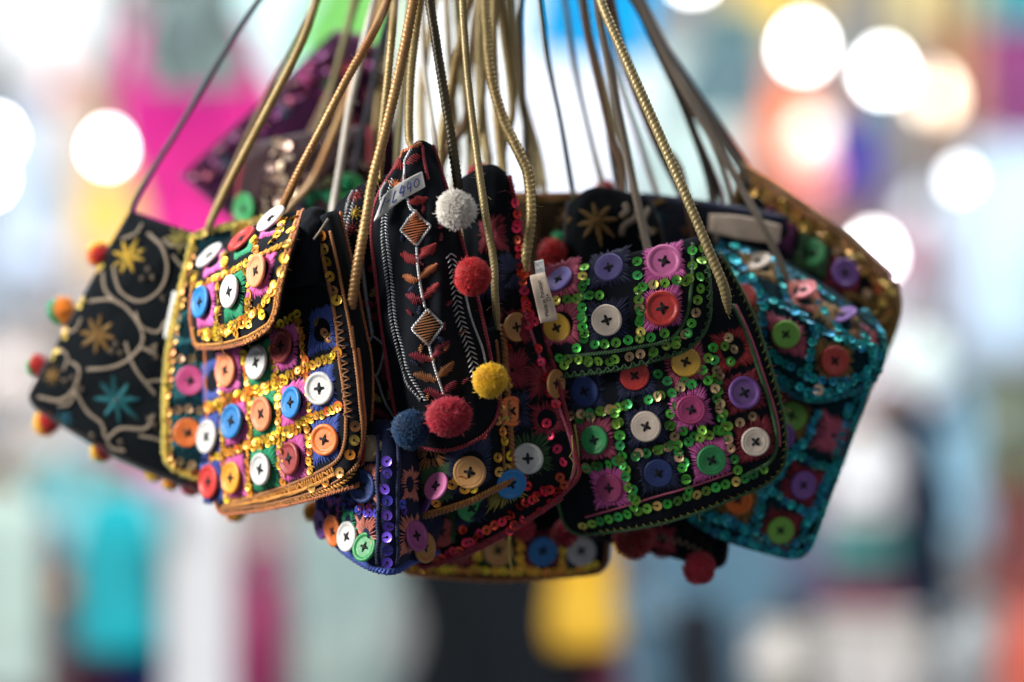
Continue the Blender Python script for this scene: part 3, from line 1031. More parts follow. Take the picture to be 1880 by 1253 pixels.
fB = Sheet([[(374, 470, 80), (432, 434, 60), (500, 402, 38), (560, 386, 16)], [(357, 528, 52), (423, 490, 28), (490, 455, 4), (544, 440, -14)],
            [(353, 583, 47), (415, 556, 23), (476, 527, 1), (525, 510, -16)], [(362, 640, 47), (416, 640, 24), (468, 626, 2), (508, 596, -12)]], puff=2.5, corners=(2, 4, 13, 7), wrinkle=.9, seed=6)
B.sheet('flap', fB, BLACK, 44, 44)
for (x, y, c) in ((392, 482, 'pink'), (448, 452, 'green'), (500, 420, 'pink'), (378, 556, 'pink'), (430, 538, 'green'), (480, 500, 'pink')):
    B.square(fB, x, y, c, 12.0, 6.5, 58, .95, hv=13.5)
for (x, y, c) in ((391, 476, 'white'), (450, 446, 'red'), (504, 409, 'white'), (376, 556, 'blue'), (430, 537, 'white'), (479, 499, 'salmon')):
    tl = (-.60, -.40, .68) if y < 480 else (-.80, -.56, .12)
    B.button(fB, x, y, c, 10.0, flat=False, lift=2.0, tilt=tl)
k = dict(step=4.3, r=2.75, tilt=11, mix=('orange', .1))
for ln in ([(366, 528), (400, 512), (440, 493), (480, 472), (528, 450)], [(404, 525), (404, 570), (400, 600)], [(414, 470), (415, 505)], [(455, 495), (461, 540), (456, 580)], [(470, 440), (472, 470)],
           [(372, 612), (410, 604), (450, 586), (485, 560), (505, 525)], [(378, 618), (415, 610), (455, 590)], [(362, 500), (358, 530)], [(500, 445), (512, 430), (522, 405)]):
    B.seq_line(fB, ln, 'gold', **k)
    B.ticks(fB, fB.line(ln), 'gold', 2.0, 5.5, .8, jit=.6)
B.seqs(fB, [(541, 405), (536, 426), (529, 451, 'gold2'), (523, 475), (518, 500, 'gold2'), (502, 536, 'orange'), (484, 577), (458, 593), (436, 610), (408, 622, 'gold2')], 'gold', r=3.2)
B.braid(fB, fB.upath(3.6, t0=.25), 'gold', .6)
B.braid(fB, fB.upath(.3), 'copper', .55, 4.0, wob=.1)
B.ticks(fB, fB.upath(1.8, t0=.05), 'brown', 2.4, 3.6, .9, slant=.6)
B.loops(fB, fB.upath(3.2, t0=.55, t1=.85), 'gold', 4.2, 3.2)
B.fuzz(fB, fB.upath(.3, t0=.2), 'gold', 40, 4)
g = B.geo('beige'); g.tube(np.array([PB(576, 440, -8), PB(588, 424, -11), PB(602, 402, -9)]), .0007, 5)
B.strap(up([(516, 397, 34), (522, 378, 27), (547, 322, 18), (592, 234, 12), (640, 140, 12), (685, 58, 16), (722, -30, 30)]), 18, 'orange')
B.strap(up([(636, 600, 6), (645, 550, -2), (657, 478, -8), (672, 400, -8), (686, 325, -6), (712, 230, 0), (742, 100, 6), (766, -30, 12)]), 21, 'orange')
B.finish()

# ---- silver embroidered black pouch, centre
C = Bag('embroidered_pouch', 'tall black pouch with silver diamonds and white, red and yellow pompoms, centre front', (830, 800, 5))
sC = Sheet([[(737, 292, 16), (768, 260, 8), (790, 266, 14)], [(686, 400, 8), (758, 388, 1), (832, 392, 7)], [(700, 580, 8), (787, 575, -2), (880, 562, 5)], [(735, 812, 16), (828, 828, 4), (926, 780, 10)]],
           puff=3.2, corners=(6, 3, 14, 14), wrinkle=2.2, seed=8)
C.sheet('body', sC, BLACK, 50, 60)
for dx in (0, 9):
    C.ticks(sC, sC.line([(712 + dx, 330), (701 + dx, 375), (702 + dx, 440), (711 + dx, 520), (722 + dx, 610), (740 + dx, 680), (772 + dx, 735)]), 'silver', 1.9, 3.0, .75, slant=(-.7 if dx else .7), jit=.12)
C.chevrons(sC, sC.line([(828, 470), (840, 560), (862, 640), (876, 705)]), 'silver', 3.0, 4.6, .75)
C.cord(sC, [(842, 480), (858, 560), (885, 640), (896, 700)], 'silver', .5)
C.cord(sC, [(756, 275), (744, 300), (744, 345)], 'silver', .6)
C.cord(sC, [(748, 365), (755, 385), (764, 389)], 'silver', .6)
C.cord(sC, [(765, 455), (768, 495), (775, 540), (781, 566)], 'silver', .55)
C.cord(sC, [(789, 637), (800, 680), (815, 725)], 'silver', .5)
C.cord(sC, [(775, 268), (779, 300), (786, 330)], 'wine', .6); C.cord(sC, [(740, 290), (760, 270), (772, 263)], 'copper', .8)
for (cx, cy, hw, hh, c) in ((763, 420, 27, 31, 'copper'), (785, 601, 28, 33, 'brown')):
    for a, b in (((cx, cy - hh), (cx + hw, cy - 4)), ((cx + hw, cy - 4), (cx + 3, cy + hh)), ((cx + 3, cy + hh), (cx - hw, cy + 3)), ((cx - hw, cy + 3), (cx, cy - hh))):
        C.cord(sC, [a, b], 'silver', .55)
    gC = C.geo(c)
    for t in np.linspace(-.85, .85, 12):
        w_ = (1 - abs(t)) * hw * .93
        y0 = cy + t * hh
        a = sC.inv(cx - w_, y0 + 4); b = sC.inv(cx + w_, y0 - 4)
        q = sC.F(np.array([a[0], b[0]]), np.array([a[1], b[1]]), .0002)
        q = q + sC.NS(np.array([a[0]]), np.array([a[1]])) * .0016
        gC.stitch(q[0], q[1], sC.NS(np.array([a[0]]), np.array([a[1]]))[0], np.float64(.0007), .0008, .0004)
for k_ in range(34):                # scattered small stitches worked over the ground
    x_, y_ = C.r.uniform(730, 850), C.r.uniform(330, 740)
    if 715 + (y_ - 330) * .14 < x_ < 808 + (y_ - 330) * .16:
        C.leaf(sC, x_, y_, C.r.choice([35, 145, 80]), 5, 3, C.r.choice(['wine', 'brown', 'wine', 'navy']))
for (x, y, an, ln, wd, c) in ((768, 480, 155, 12, 6.5, 'red'), (768, 476, 35, 15, 6.5, 'red'), (770, 515, 165, 12, 6, 'copper'), (770, 512, 32, 15, 6, 'copper'), (776, 552, 160, 12, 6, 'wine'), (776, 550, 38, 14, 6, 'red'),
                              (795, 660, 165, 14, 6, 'wine'), (795, 656, 35, 14, 6.5, 'wine'), (803, 697, 165, 14, 6, 'brown'), (803, 695, 35, 14, 6, 'brown'), (812, 725, 35, 11, 6, 'wine'), (812, 725, 165, 11, 6, 'wine'),
                              (742, 305, 160, 10, 8, 'red'), (748, 303, 30, 9, 7, 'red'), (736, 340, 160, 9, 7, 'copper'), (750, 375, 20, 13, 6, 'red')):
    C.leaf(sC, x, y, an, ln, wd, c)
C.braid(sC, sC.upath(.6), 'wine', .7)
C.fuzz(sC, sC.upath(.3), 'wine', 40, 4)
tsh, tob = C.tag([[(704, 360, -1), (738, 334, -3), (774, 315, 2)], [(686, 408, -1), (735, 370, -4), (780, 344, 2)]], PAPER, label='white paper strip with blue handwriting')
gi = Geo()
for st in ([(.12, .2), (.10, .85)], [(.20, .55), (.27, .52)], [(.36, .25), (.35, .8), (.42, .78)], [(.50, .2), (.47, .55), (.56, .55)], [(.55, .3), (.54, .85)], [(.65, .2), (.62, .55), (.71, .55)], [(.70, .3), (.69, .85)],
           [(.82, .28), (.77, .45), (.79, .7), (.85, .72), (.89, .5), (.86, .3), (.82, .28)]):
    uv = cr(np.array(st), np.linspace(0, 1, 14))
    gi.tube(tsh.F(uv[:, 0], uv[:, 1], .0001), .00032, 5)
gV = np.concatenate(gi.V) - C.base
part('handwriting', mesh_np('handwriting', gV, gi.faces(), [INK]), tob)
for (x, y, d, r, c, sq_) in ((838, 384, -14, 38, ['white'], 1.0), (866, 508, -16, 36, ['red'], 1.0), (901, 700, -14, 34, ['yellow'], 1.0), (824, 763, -18, 40, ['crimson'], 1.12), (757, 790, -8, 37, ['blue'], 1.05)):
    C.pompom(x, y, d, r * .95, c, sq_, n=5000)
C.strap(up([(700, 330, 20), (702, 262, 22), (712, 160, 22), (721, 60, 24), (728, -30, 42)]), 18, 'gold')
C.strap(up([(760, 275, 12), (753, 250, 18), (755, 150, 20), (764, 60, 22), (775, -20, 26)]), 18, 'gold')
C.strap(up([(797, 305, 14), (797, 262, 24), (787, 190, 44), (777, 90, 50), (780, -30, 52)]), 11, 'white', False)
C.finish()

# ---- its twin behind to the left
C2 = Bag('embroidered_pouch', 'black pouch with red and yellow dots, behind the one with silver diamonds', (690, 800, 40))
s = Sheet([[(622, 372, 28), (668, 336, 24), (722, 318, 24)], [(606, 440, 26), (660, 440, 19), (740, 430, 19)], [(640, 620, 26), (690, 620, 19), (760, 610, 19)], [(660, 812, 28), (715, 822, 22), (790, 815, 24)]], puff=4, corners=(6, 4, 10, 10), wrinkle=.9, seed=9)
C2.sheet('body', s, BLACK)
for dx in (0, 8):
    C2.ticks(s, s.line([(648 + dx, 352), (636 + dx, 390), (630 + dx, 440), (645 + dx, 500)]), 'silver', 2.0, 3.2, .8, slant=(-.7 if dx else .7))
for (x, y, c) in ((655, 361, 'red'), (652, 391, 'yellow'), (648, 420, 'red'), (690, 330, 'yellow')):
    C2.flower(s, x, y, 4.6, c, petals=9)
C2.cord(s, [(676, 350), (668, 400), (664, 460), (672, 540), (684, 615)], 'silver', .8)
C2.cord(s, [(684, 616), (705, 640), (690, 690), (672, 650), (684, 616)], 'silver', .5)
C2.cord(s, [(690, 690), (708, 740), (730, 775)], 'silver', .5)
for (x, y, an, c) in ((678, 500, 30, 'red'), (680, 545, 30, 'olive'), (682, 590, 35, 'wine'), (712, 700, 100, 'wine'), (714, 735, 60, 'olive'), (700, 735, 160, 'olive'), (735, 760, 30, 'wine'), (715, 765, 160, 'wine'), (690, 560, 165, 'wine')):
    C2.leaf(s, x, y, an, 13, 6, c)
C2.ticks(s, s.line([(660, 775), (700, 800), (740, 805)]), 'silver', 2.6, 3.6, .5, slant=.9)
C2.pompom(636, 340, 60, 16, ['green'], n=500)
C2.strap(up([(606, 395, 46), (612, 370, 56), (626, 290, 60), (641, 200, 64), (655, 140, 66), (690, 0, 66)]), 16, 'white', False)
C2.strap(up([(848, 400, 26), (840, 345, 14), (829, 270, 12), (815, 180, 12), (800, 80, 14), (788, -30, 18)]), 20, 'black')
C2.strap(up([(790, 420, 60), (780, 300, 84), (776, 180, 88), (790, 60, 88), (806, -40, 88)]), 17, 'gold', True)
C2.finish()

# ---- gold trimmed pouch below the pompoms
D = Bag('button_pouch', 'dark pouch with gold sequin edge and tilted pink button, under the yellow pompom', (840, 920, 20))
s = Sheet([[(742, 640, 26), (840, 620, 16), (922, 596, 22)], [(739, 800, 26), (840, 780, 10), (932, 748, 18)], [(736, 962, 26), (842, 930, 12), (944, 880, 18)]], puff=4, corners=(4, 4, 5, 4), wrinkle=1.2, seed=11)
D.sheet('body', s, BLACK)
D.square(s, 863, 855, 'navy', 15, 8, 80, 1.0); D.square(s, 800, 890, 'darkgreen', 12, 6, 60); D.square(s, 790, 830, 'brown', 11, 4, 30)
D.button(s, 863, 867, 'tan', 9.4, tilt=(-.15, -1, -.1), flat=True); D.button(s, 809, 897, 'pink', 8.8, tilt=(-.75, -.8, .45), lift=3)
D.button(s, 762, 893, 'green', 8.6, tilt=(-1, -.35, .0), lift=2); D.button(s, 784, 917, 'purple', 8, tilt=(-1, -.5, .2)); D.button(s, 858, 772, 'wood', 9.6, tilt=(.55, -.85, 0), lift=1)
D.ticks(s, s.line([(770, 830), (810, 822), (850, 812), (890, 798)]), 'brown', 2.6, 9, .9, jit=.3)
D.seqs(s, [(905, 744, 'gold2'), (920, 752, 'gold2'), (911, 772, 'gold2'), (925, 771, 'gold2'), (920, 793), (923, 811), (934, 838), (912, 841), (914, 866, 'gold2'), (930, 862, 'gold2'), (884, 798, 'orange'), (840, 882), (853, 897), (802, 922), (848, 880), (867, 897), (830, 890)], 'gold', r=3.0)
D.seq_line(s, [(925, 640), (930, 700), (934, 760)], 'gold2', step=5)
D.braid(s, s.upath(.5, t0=.3), 'brown', 1.25, 5); D.braid(s, s.upath(1.8, t0=.35, t1=.7), 'gold', .7, 4); D.braid(s, s.upath(7.5, t0=.6), 'brown', .6)
D.fuzz(s, s.upath(.3, t0=.3), 'brown', 30, 4)
D.strap(up([(912, 605, 14), (907, 540, 4), (905, 480, 2), (889, 380, 2), (870, 230, 6), (857, 100, 10), (850, -30, 14)]), 16, 'khaki')
D.strap(up([(815, 640, 18), (808, 340, 50), (812, 250, 54), (832, 150, 58), (852, 50, 60), (868, -40, 60)]), 20, 'gold')
D.strap(up([(855, 640, 30), (862, 330, 78), (858, 220, 82), (846, 90, 82), (838, -40, 80)]), 19, 'olive', False)
D.finish()

# ---- blue violet cornered pouch
E = Bag('button_pouch', 'blue pouch seen corner on, with violet sequin strip and tilted buttons', (700, 1035, 12))
s = Sheet([[(604, 790, 46), (655, 780, 22), (708, 770, 4), (765, 780, 20), (830, 790, 38)], [(590, 905, 44), (645, 925, 22), (710, 930, 2), (768, 925, 18), (835, 925, 38)], [(592, 958, 48), (640, 1016, 26), (708, 1050, 6), (756, 1030, 20), (815, 1008, 40)]],
          puff=3, corners=(3, 3, 6, 6), wrinkle=1.0, seed=12)
E.sheet('body', s, NAVYC, 50, 40)
for (x, y, c, t, r) in ((598, 962, 'purple', (-.95, -.5, -.1), 9), (620, 974, 'orange', (-.85, -.55, -.1), 9.3), (645, 986, 'white', (-.75, -.65, .1), 9.3), (676, 1007, 'green', (-.62, -.75, .3), 9.3),
                        (672, 893, 'navy', (-.6, -.8, 0), 10), (635, 880, 'navy', (-.7, -.7, 0), 9), (757, 986, 'grape', (.78, -.62, .25), 9.4), (772, 1006, 'wood', (.75, -.62, .1), 9)):
    E.button(s, x, y, c, r, tilt=t, lift=2.2, flat=False)
for (x, y, c, h_) in ((676, 890, 'salmon', 12), (672, 985, 'salmon', 12), (640, 960, 'green', 10), (612, 940, 'pink', 9), (752, 890, 'salmon', 10), (752, 985, 'salmon', 12), (650, 850, 'salmon', 10), (600, 920, 'blue', 9), (640, 900, 'blue', 10)):
    E.square(s, x, y, c, h_, 4.5, 34, .75, jag=3)
E.seq_line(s, [(711, 850), (711, 928), (711, 950), (711, 975), (710, 1000), (708, 1032)], 'violet', step=7, r=3.2)
E.seqs(s, [(738, 937), (735, 925)], 'violet', 3.0)
E.seq_line(s, [(605, 915), (640, 930), (668, 938), (692, 940)], 'violet', step=4, r=2.6); E.seq_line(s, [(630, 920), (660, 930), (690, 932)], 'plum', step=4, r=2.4)
E.cord(s, [(695, 800), (696, 920), (694, 1035)], 'navy', .8); E.cord(s, [(728, 800), (729, 920), (727, 1035)], 'navy', .8)
E.braid(s, s.upath(.5), 'blue', 1.2, 4.5); E.ticks(s, s.upath(1.6, t0=.25), 'blue', 2.0, 3.4, 1.0, slant=.8); E.fuzz(s, s.upath(.3), 'blue', 30, 4)
# beige and red felt peeping out between the pouches
E.sheet('felt_tab', Sheet([[(668, 800, 4), (722, 798, 6)], [(664, 846, 6), (716, 850, 8)]], puff=6, corners=(3, 3, 8, 3), seed=40), fabric('beige felt', (0.30, 0.22, 0.13), weave=1500, sheen=.3), 20, 20)
E.sheet('felt_tab', Sheet([[(662, 800, 2), (672, 799, 2)], [(656, 862, 6), (670, 850, 6)]], puff=2, corners=(1, 1, 2, 2), seed=41), fabric('red felt', (0.25, 0.02, 0.02), weave=1500, sheen=.3), 12, 20)
E.pompom(576, 940, 60, 20, ['orange', 'yellow'], n=500)
E.strap(up([(700, 790, 20), (800, 330, 62), (850, 230, 76), (862, 120, 80), (880, -30, 80)]), 18, 'brown', False)
E.strap(up([(800, 800, 30), (870, 300, 70), (884, 180, 66), (890, 80, 64), (893, -30, 64)]), 17, 'khaki')
E.strap(up([(760, 800, 30), (835, 340, 92), (838, 240, 94), (826, 120, 94), (818, -40, 92)]), 16, 'gold', True)
E.finish()

# ---- red sequined pouch
R = Bag('button_pouch', 'dark pouch edged with red sequins, left of the green sequined pouch', (920, 980, 25))
s = Sheet([[(838, 332, 32), (898, 302, 25), (934, 322, 26)], [(858, 560, 38), (922, 560, 26), (988, 556, 24)], [(795, 800, 38), (920, 792, 22), (1046, 776, 20)], [(768, 1052, 40), (915, 985, 24), (1072, 888, 20)]], puff=4.5, corners=(8, 9, 17, 5), wrinkle=1.6, seed=14)
R.sheet('body', s, BLACK, 50, 60)
for (x, y, c, h) in ((945, 600, 'wine', 11), (940, 680, 'wine', 12), (1000, 700, 'wine', 11), (940, 755, 'navy', 12), (972, 838, 'darkgreen', 14), (905, 800, 'wine', 10), (865, 930, 'navy', 12), (812, 972, 'darkgreen', 12), (930, 890, 'olive', 13), (945, 500, 'navy', 11), (905, 430, 'wine', 11), (1005, 770, 'wine', 10), (900, 520, 'navy', 11)):
    R.square(s, x, y, c, h, 5.5 if y > 740 else 1.2, 60, .8, jag=2.5)
for (x, y, c, t) in ((944, 601, 'wood', (.55, -.9, 0)), (936, 756, 'orange', (.4, -.9, .1)), (971, 841, 'white', (-.2, -1, -.1)), (866, 930, 'green', (.05, -1, -.4)), (811, 976, 'maroon', (-.1, -1, 0)), (936, 886, 'blue', (.3, -.9, -.3)), (1014, 705, 'wood', (.8, -.6, 0))):
    R.button(s, x, y, c, 9.0, tilt=t, lift=1.6)
k = dict(r=2.9, tilt=20)
R.seqs(s, [(952, 500), (962, 505), (967, 560), (974, 578), (980, 590), (933, 634), (1003, 777), (1012, 800), (1022, 823), (1031, 850), (1029, 876), (1022, 898), (958, 876), (970, 892), (985, 905), (1000, 898), (852, 974), (800, 1008)], 'red', **k)
R.seq_line(s, [(940, 345), (947, 400), (955, 460), (962, 520), (972, 600)], 'red', step=5, **k)
R.seq_line(s, [(1010, 900), (968, 922), (930, 950), (890, 976), (845, 1008), (805, 1030)], 'red', step=4.2, **k)
R.seq_line(s, [(1035, 890), (1000, 928), (960, 955), (925, 978), (880, 1000)], 'red', step=6, **k)
R.seq_line(s, [(985, 640), (1000, 690), (1020, 745)], 'red', step=7, **k)
R.braid(s, s.upath(.6, t0=.3), 'wine', .9); R.cord(s, [(960, 560), (985, 640), (1015, 720), (1045, 800), (1055, 860), (1040, 895)], 'rose', .6); R.cord(s, [(1055, 780), (1062, 840), (1060, 880)], 'olive', .45)
R.cord(s, [(1032, 915), (960, 962), (880, 1008), (800, 1040)], 'wine', .8)
R.fuzz(s, s.upath(.3, t0=.3), 'rose', 50, 5); R.fuzz(s, s.line([(930, 350), (960, 560), (1010, 700)]), 'wine', 60, 5)
gq = R.geo('olive'); gq.tube(np.array([PB(1048, 880, 8), PB(1054, 850, 6), PB(1046, 838, 6), PB(1052, 828, 6), PB(1050, 800, 8)]), .0004, 5)
R.pompom(880, 322, 40, 24, ['crimson'], n=500)
R.strap(up([(925, 330, 34), (923, 300, 44), (912, 200, 52), (904, 80, 52), (906, -30, 54)]), 19, 'gold')
R.strap(up([(968, 498, 6), (966, 470, 2), (976, 400, 4), (972, 325, 10), (955, 280, 14), (924, 215, 22), (900, 120, 30), (888, -30, 40)]), 22, 'gold')
R.strap(up([(900, 320, 60), (888, 230, 74), (882, 120, 76), (884, -30, 74)]), 22, 'khaki')
R.finish()

# ---- green sequined pouch
SETBACK[0] = 9
G = Bag('button_pouch', 'green sequined pouch with flap and pink, beige and purple buttons, centre right front', (1230, 950, 15))
sG = Sheet([[(990, 520, 28), (1160, 500, 20), (1322, 462, 22)], [(1000, 690, 26), (1180, 660, 13), (1388, 590, 16)], [(1012, 850, 26), (1210, 830, 12), (1440, 770, 16)], [(1040, 988, 28), (1230, 958, 14), (1440, 878, 18)]], puff=5, corners=(4, 8, 17, 14), wrinkle=1.2, seed=16)
G.sheet('body', sG, BLACK, 60, 60)
for (x, y, c) in ((1258, 668, 'rose'), (1165, 695, 'navy'), (1076, 718, 'navy'), (1093, 808, 'rose'), (1187, 783, 'navy'), (1268, 752, 'pink'), (1365, 722, 'wine'), (1386, 811, 'wine'), (1305, 845, 'pink'), (1209, 868, 'navy'), (1121, 896, 'pink'), (1345, 640, 'red')):
    G.square(sG, x, y, c, 12.4, 7, 64, .7, jag=1.8)
for (x, y, c) in ((1258, 666, 'yellow'), (1165, 690, 'red'), (1076, 718, 'navy'), (1093, 808, 'green'), (1187, 783, 'cream'), (1268, 752, 'magenta'), (1365, 722, 'purple'), (1386, 811, 'cream'), (1305, 845, 'green'), (1209, 868, 'navy'), (1121, 896, 'magenta')):
    G.button(sG, x, y, c, 8.9 if x != 1365 else 9.8, flat=(x != 1365))
G.seqs(sG, [(1329, 635), (1337, 621, 'tan'), (1345, 643, 'tan'), (1301, 658), (1320, 690, 'tan'), (1299, 699), (1312, 713, 'tan'), (1314, 731), (1319, 751, 'tan'), (1324, 767), (1336, 783), (1358, 776, 'tan'), (1380, 765, 'tan'), (1315, 790), (1336, 807, 'tan'),
             (1340, 824, 'tan'), (1347, 844), (1353, 863), (1208, 689), (1234, 721), (1213, 726), (1147, 745), (1127, 752, 'olive'), (1086, 766, 'tan'), (1228, 780), (1232, 817), (1273, 802), (1212, 824), (1245, 832), (1173, 832, 'tan'), (1151, 861), (1162, 898), (1167, 919),
             (1108, 755), (1066, 770), (1136, 775), (1140, 800), (1255, 700), (1240, 745), (1255, 790), (1290, 790), (1258, 850), (1260, 880), (1140, 845), (1120, 852), (1100, 856), (1080, 860), (1225, 700), (1290, 680), (1340, 665)], 'green')
G.seq_line(sG, [(1071, 963), (1110, 955), (1171, 938), (1255, 914), (1315, 894), (1362, 880), (1400, 862)], 'green', step=5.8, mix=('olive', .15), jit=.2)
for ln in ([(1050, 765), (1130, 750), (1210, 728)], [(1130, 760), (1145, 850), (1165, 930)], [(1228, 760), (1245, 830), (1262, 900)], [(1060, 862), (1150, 842), (1240, 818), (1320, 792)], [(1310, 640), (1318, 720), (1335, 800)], [(1250, 712), (1310, 695)]):
    G.seq_line(sG, ln, 'green', step=5.9, mix=('tan', .2), skip=.1, jit=.2)
G.braid(sG, sG.upath(.5, t0=.05), 'darkgreen', .6); G.cord(sG, [(1075, 950), (1160, 926), (1230, 905), (1310, 880), (1360, 862)], 'rose', .4)
G.cord(sG, [(1345, 560), (1372, 620), (1396, 690), (1418, 760), (1425, 820), (1410, 850), (1370, 872)], 'darkgreen', .8); G.cord(sG, [(1350, 560), (1378, 620), (1402, 690), (1424, 760), (1431, 820)], 'rose', .5)
G.ticks(sG, sG.upath(2.0, t0=.4), 'olive', 4.5, 3.2, .5, slant=.8); G.fuzz(sG, sG.upath(.3, t0=.2), 'olive', 60, 5); G.fuzz(sG, sG.upath(.3, t0=.2), 'rose', 40, 5)
fG = Sheet([[(984, 506, 22), (1140, 470, 13), (1292, 432, 13)], [(985, 595, 16), (1140, 572, 5), (1305, 528, 6)], [(992, 698, 17), (1145, 678, 5), (1302, 632, 9)]], puff=4, corners=(3, 6, 20, 6), wrinkle=.9, seed=17)
G.sheet('flap', fG, BLACK, 50, 40)
for (x, y, c) in ((1030, 512, 'rose'), (1119, 492, 'navy'), (1218, 482, 'pink'), (1030, 595, 'rose'), (1115, 588, 'navy'), (1216, 567, 'pink')):
    G.square(fG, x, y, c, 12.8, 7, 66, .7, jag=1.7)
for (x, y, c) in ((1028, 516, 'periwinkle'), (1119, 493, 'periwinkle'), (1219, 482, 'pink'), (1024, 601, 'yellow'), (1115, 588, 'cream'), (1216, 567, 'red')):
    G.button(fG, x, y, c, 9.0 if x < 1200 else 10, flat=(x < 1200))
G.seqs(fG, [(1170, 482), (1170, 508), (1074, 494), (1083, 544), (1102, 543), (1064, 547), (1074, 586), (1199, 524, 'tan'), (1241, 518), (1258, 516), (1173, 564, 'tan'), (1174, 584), (1280, 551), (1277, 574, 'tan'), (1269, 594), (1255, 614, 'tan'), (1241, 631), (1194, 619), (1173, 622), (1153, 625), (1131, 629), (1111, 632), (1093, 634),
             (1130, 658), (1154, 654, 'tan'), (1175, 650, 'tan'), (1197, 648), (1037, 670), (1290, 457), (1287, 482), (1271, 462), (1271, 490), (1075, 520), (1074, 612), (1172, 535), (1220, 521), (1283, 510), (1284, 530), (1060, 640), (1080, 664), (1220, 612)], 'green')
for ln in ([(1070, 510), (1072, 620)], [(1172, 500), (1174, 610)], [(1005, 556), (1060, 548)], [(1180, 528), (1265, 512)], [(1010, 655), (1120, 662)], [(1200, 646), (1262, 612)]):
    G.seq_line(fG, ln, 'green', step=5.9, mix=('olive', .2), skip=.1, jit=.2)
G.braid(fG, fG.upath(.4), 'darkgreen', .6); G.cord(fG, [(1272, 448), (1270, 520), (1256, 590), (1225, 625), (1160, 640), (1040, 655)], 'darkgreen', .7); G.fuzz(fG, fG.upath(.3), 'olive', 40, 4)
G.loops(fG, fG.upath(3, t0=.3), 'darkgreen', 5, 3)
ptag, pob = G.tag([[(972, 507, -4), (1001, 500, -4)], [(992, 594, -8), (1025, 588, -8)]], PAPERW, label='buff paper tag with black printed lettering')
cu = G.tag([[(981, 482, 2), (998, 478, 2)], [(984, 508, -3), (1001, 504, -3)]], PAPER, name='tag_loop')
for (txt, u0, hgt) in (('Made in Pakistan', .50, .0032), ('D+', .80, .0034)):
    fc = bpy.data.curves.new('lettering', 'FONT'); fc.body = txt; fc.size = hgt; fc.align_x = 'CENTER'; fc.extrude = .00004
    to = bpy.data.objects.new('lettering', fc); COL.objects.link(to)
    dg = bpy.context.evaluated_depsgraph_get()
    me = bpy.data.meshes.new_from_object(to.evaluated_get(dg))
    bpy.data.objects.remove(to)
    me.materials.clear(); me.materials.append(PRINT)
    V = np.empty(len(me.vertices) * 3); me.vertices.foreach_get('co', V); V = V.reshape(-1, 3)
    L_ = .0265
    uu = u0 - .22 + V[:, 1] / ptag.W * 1.0 if False else u0 - V[:, 1] / ptag.W + .08
    vv = .52 - V[:, 0] / ptag.H * (-1) * -1
    nn = ptag.F(uu, np.clip(vv, .02, .98), .00012) + ptag.NS(uu, vv) * V[:, 2:3]
    me.vertices.foreach_set('co', (nn - G.base).ravel()); me.update()
    part('lettering', me, pob)
G.strap(up([(1196, 480, 22), (1190, 455, 28), (1165, 340, 34), (1134, 200, 36), (1102, 50, 38), (1086, -30, 40)]), 18, 'grey')
G.strap(up([(1336, 575, 4), (1328, 530, -4), (1308, 478, -6), (1268, 380, -6), (1218, 262, -2), (1160, 130, 4), (1112, 22, 10), (1094, -30, 14)]), 21, 'khaki')
G.finish()

# ---- teal sequined pouch
SETBACK[0] = 12
H = Bag('button_pouch', 'teal sequined pouch with lime green and red buttons, hanging tilted at right', (1400, 980, 50))
sH = Sheet([[(1320, 560, 58), (1460, 620, 52), (1606, 690, 54)], [(1290, 730, 52), (1420, 790, 46), (1548, 845, 52)], [(1218, 928, 52), (1330, 992, 44), (1478, 1034, 52)]], puff=4.5, corners=(4, 4, 13, 6), wrinkle=1.2, seed=18)
H.sheet('body', sH, TEALC, 50, 50)
for (x, y, c) in ((1452, 765, 'mustard'), (1473, 890, 'wine'), (1356, 918, 'mustard'), (1432, 973, 'wine'), (1530, 800, 'rose'), (1380, 850, 'mustard'), (1420, 715, 'rose')):
    H.square(sH, x, y, c, 13, 1.5 if x in (1530, 1380) else 7, 56, .8, jag=2.5)
for (x, y, c) in ((1453, 765, 'lime'), (1473, 890, 'purple'), (1356, 918, 'orange'), (1432, 973, 'lime'), (1415, 708, 'red'), (1432, 800, 'purple')):
    H.button(sH, x, y, c, 8.9)
k = dict(step=4.8, r=2.7, tilt=12)
for ln in ([(1240, 930), (1290, 962), (1340, 985), (1390, 1000), (1430, 1012)], [(1260, 915), (1310, 945), (1360, 962), (1400, 980)], [(1500, 760), (1480, 800), (1455, 830), (1430, 870), (1405, 900), (1385, 950)], [(1430, 830), (1470, 840), (1510, 855)], [(1400, 880), (1440, 920), (1475, 935), (1485, 945)],
           [(1490, 790), (1470, 820), (1440, 850), (1415, 885)], [(1300, 905), (1330, 880), (1350, 870)], [(1330, 950), (1350, 965), (1380, 975)], [(1545, 800), (1530, 850), (1505, 915), (1480, 965)], [(1280, 890), (1300, 930)], [(1410, 850), (1390, 880), (1400, 930), (1390, 960)]):
    H.seq_line(sH, ln, 'teal', **k)
H.seq_path(sH, sH.upath(2.6, t0=.12), 'teal', step=5.4, r=3.0, tilt=16)
H.seq_path(sH, sH.upath(8.5, t0=.45), 'teal', step=5.6, r=2.9, tilt=18)
H.braid(sH, sH.upath(.5, t0=.1), 'teal', .7); H.ticks(sH, sH.upath(1.8, t0=.2), 'teal', 2.4, 3.2, 1.0, slant=.8); H.fuzz(sH, sH.upath(.3, t0=.2), 'teal', 40, 4)
fH = Sheet([[(1312, 436, 66), (1440, 482, 62), (1590, 580, 60)], [(1326, 530, 44), (1450, 585, 36), (1625, 634, 40)], [(1372, 648, 40), (1482, 738, 32), (1606, 706, 38)]], puff=4, corners=(4, 3, 16, 10), wrinkle=.9, seed=19)
H.sheet('flap', fH, TEALC, 46, 40)
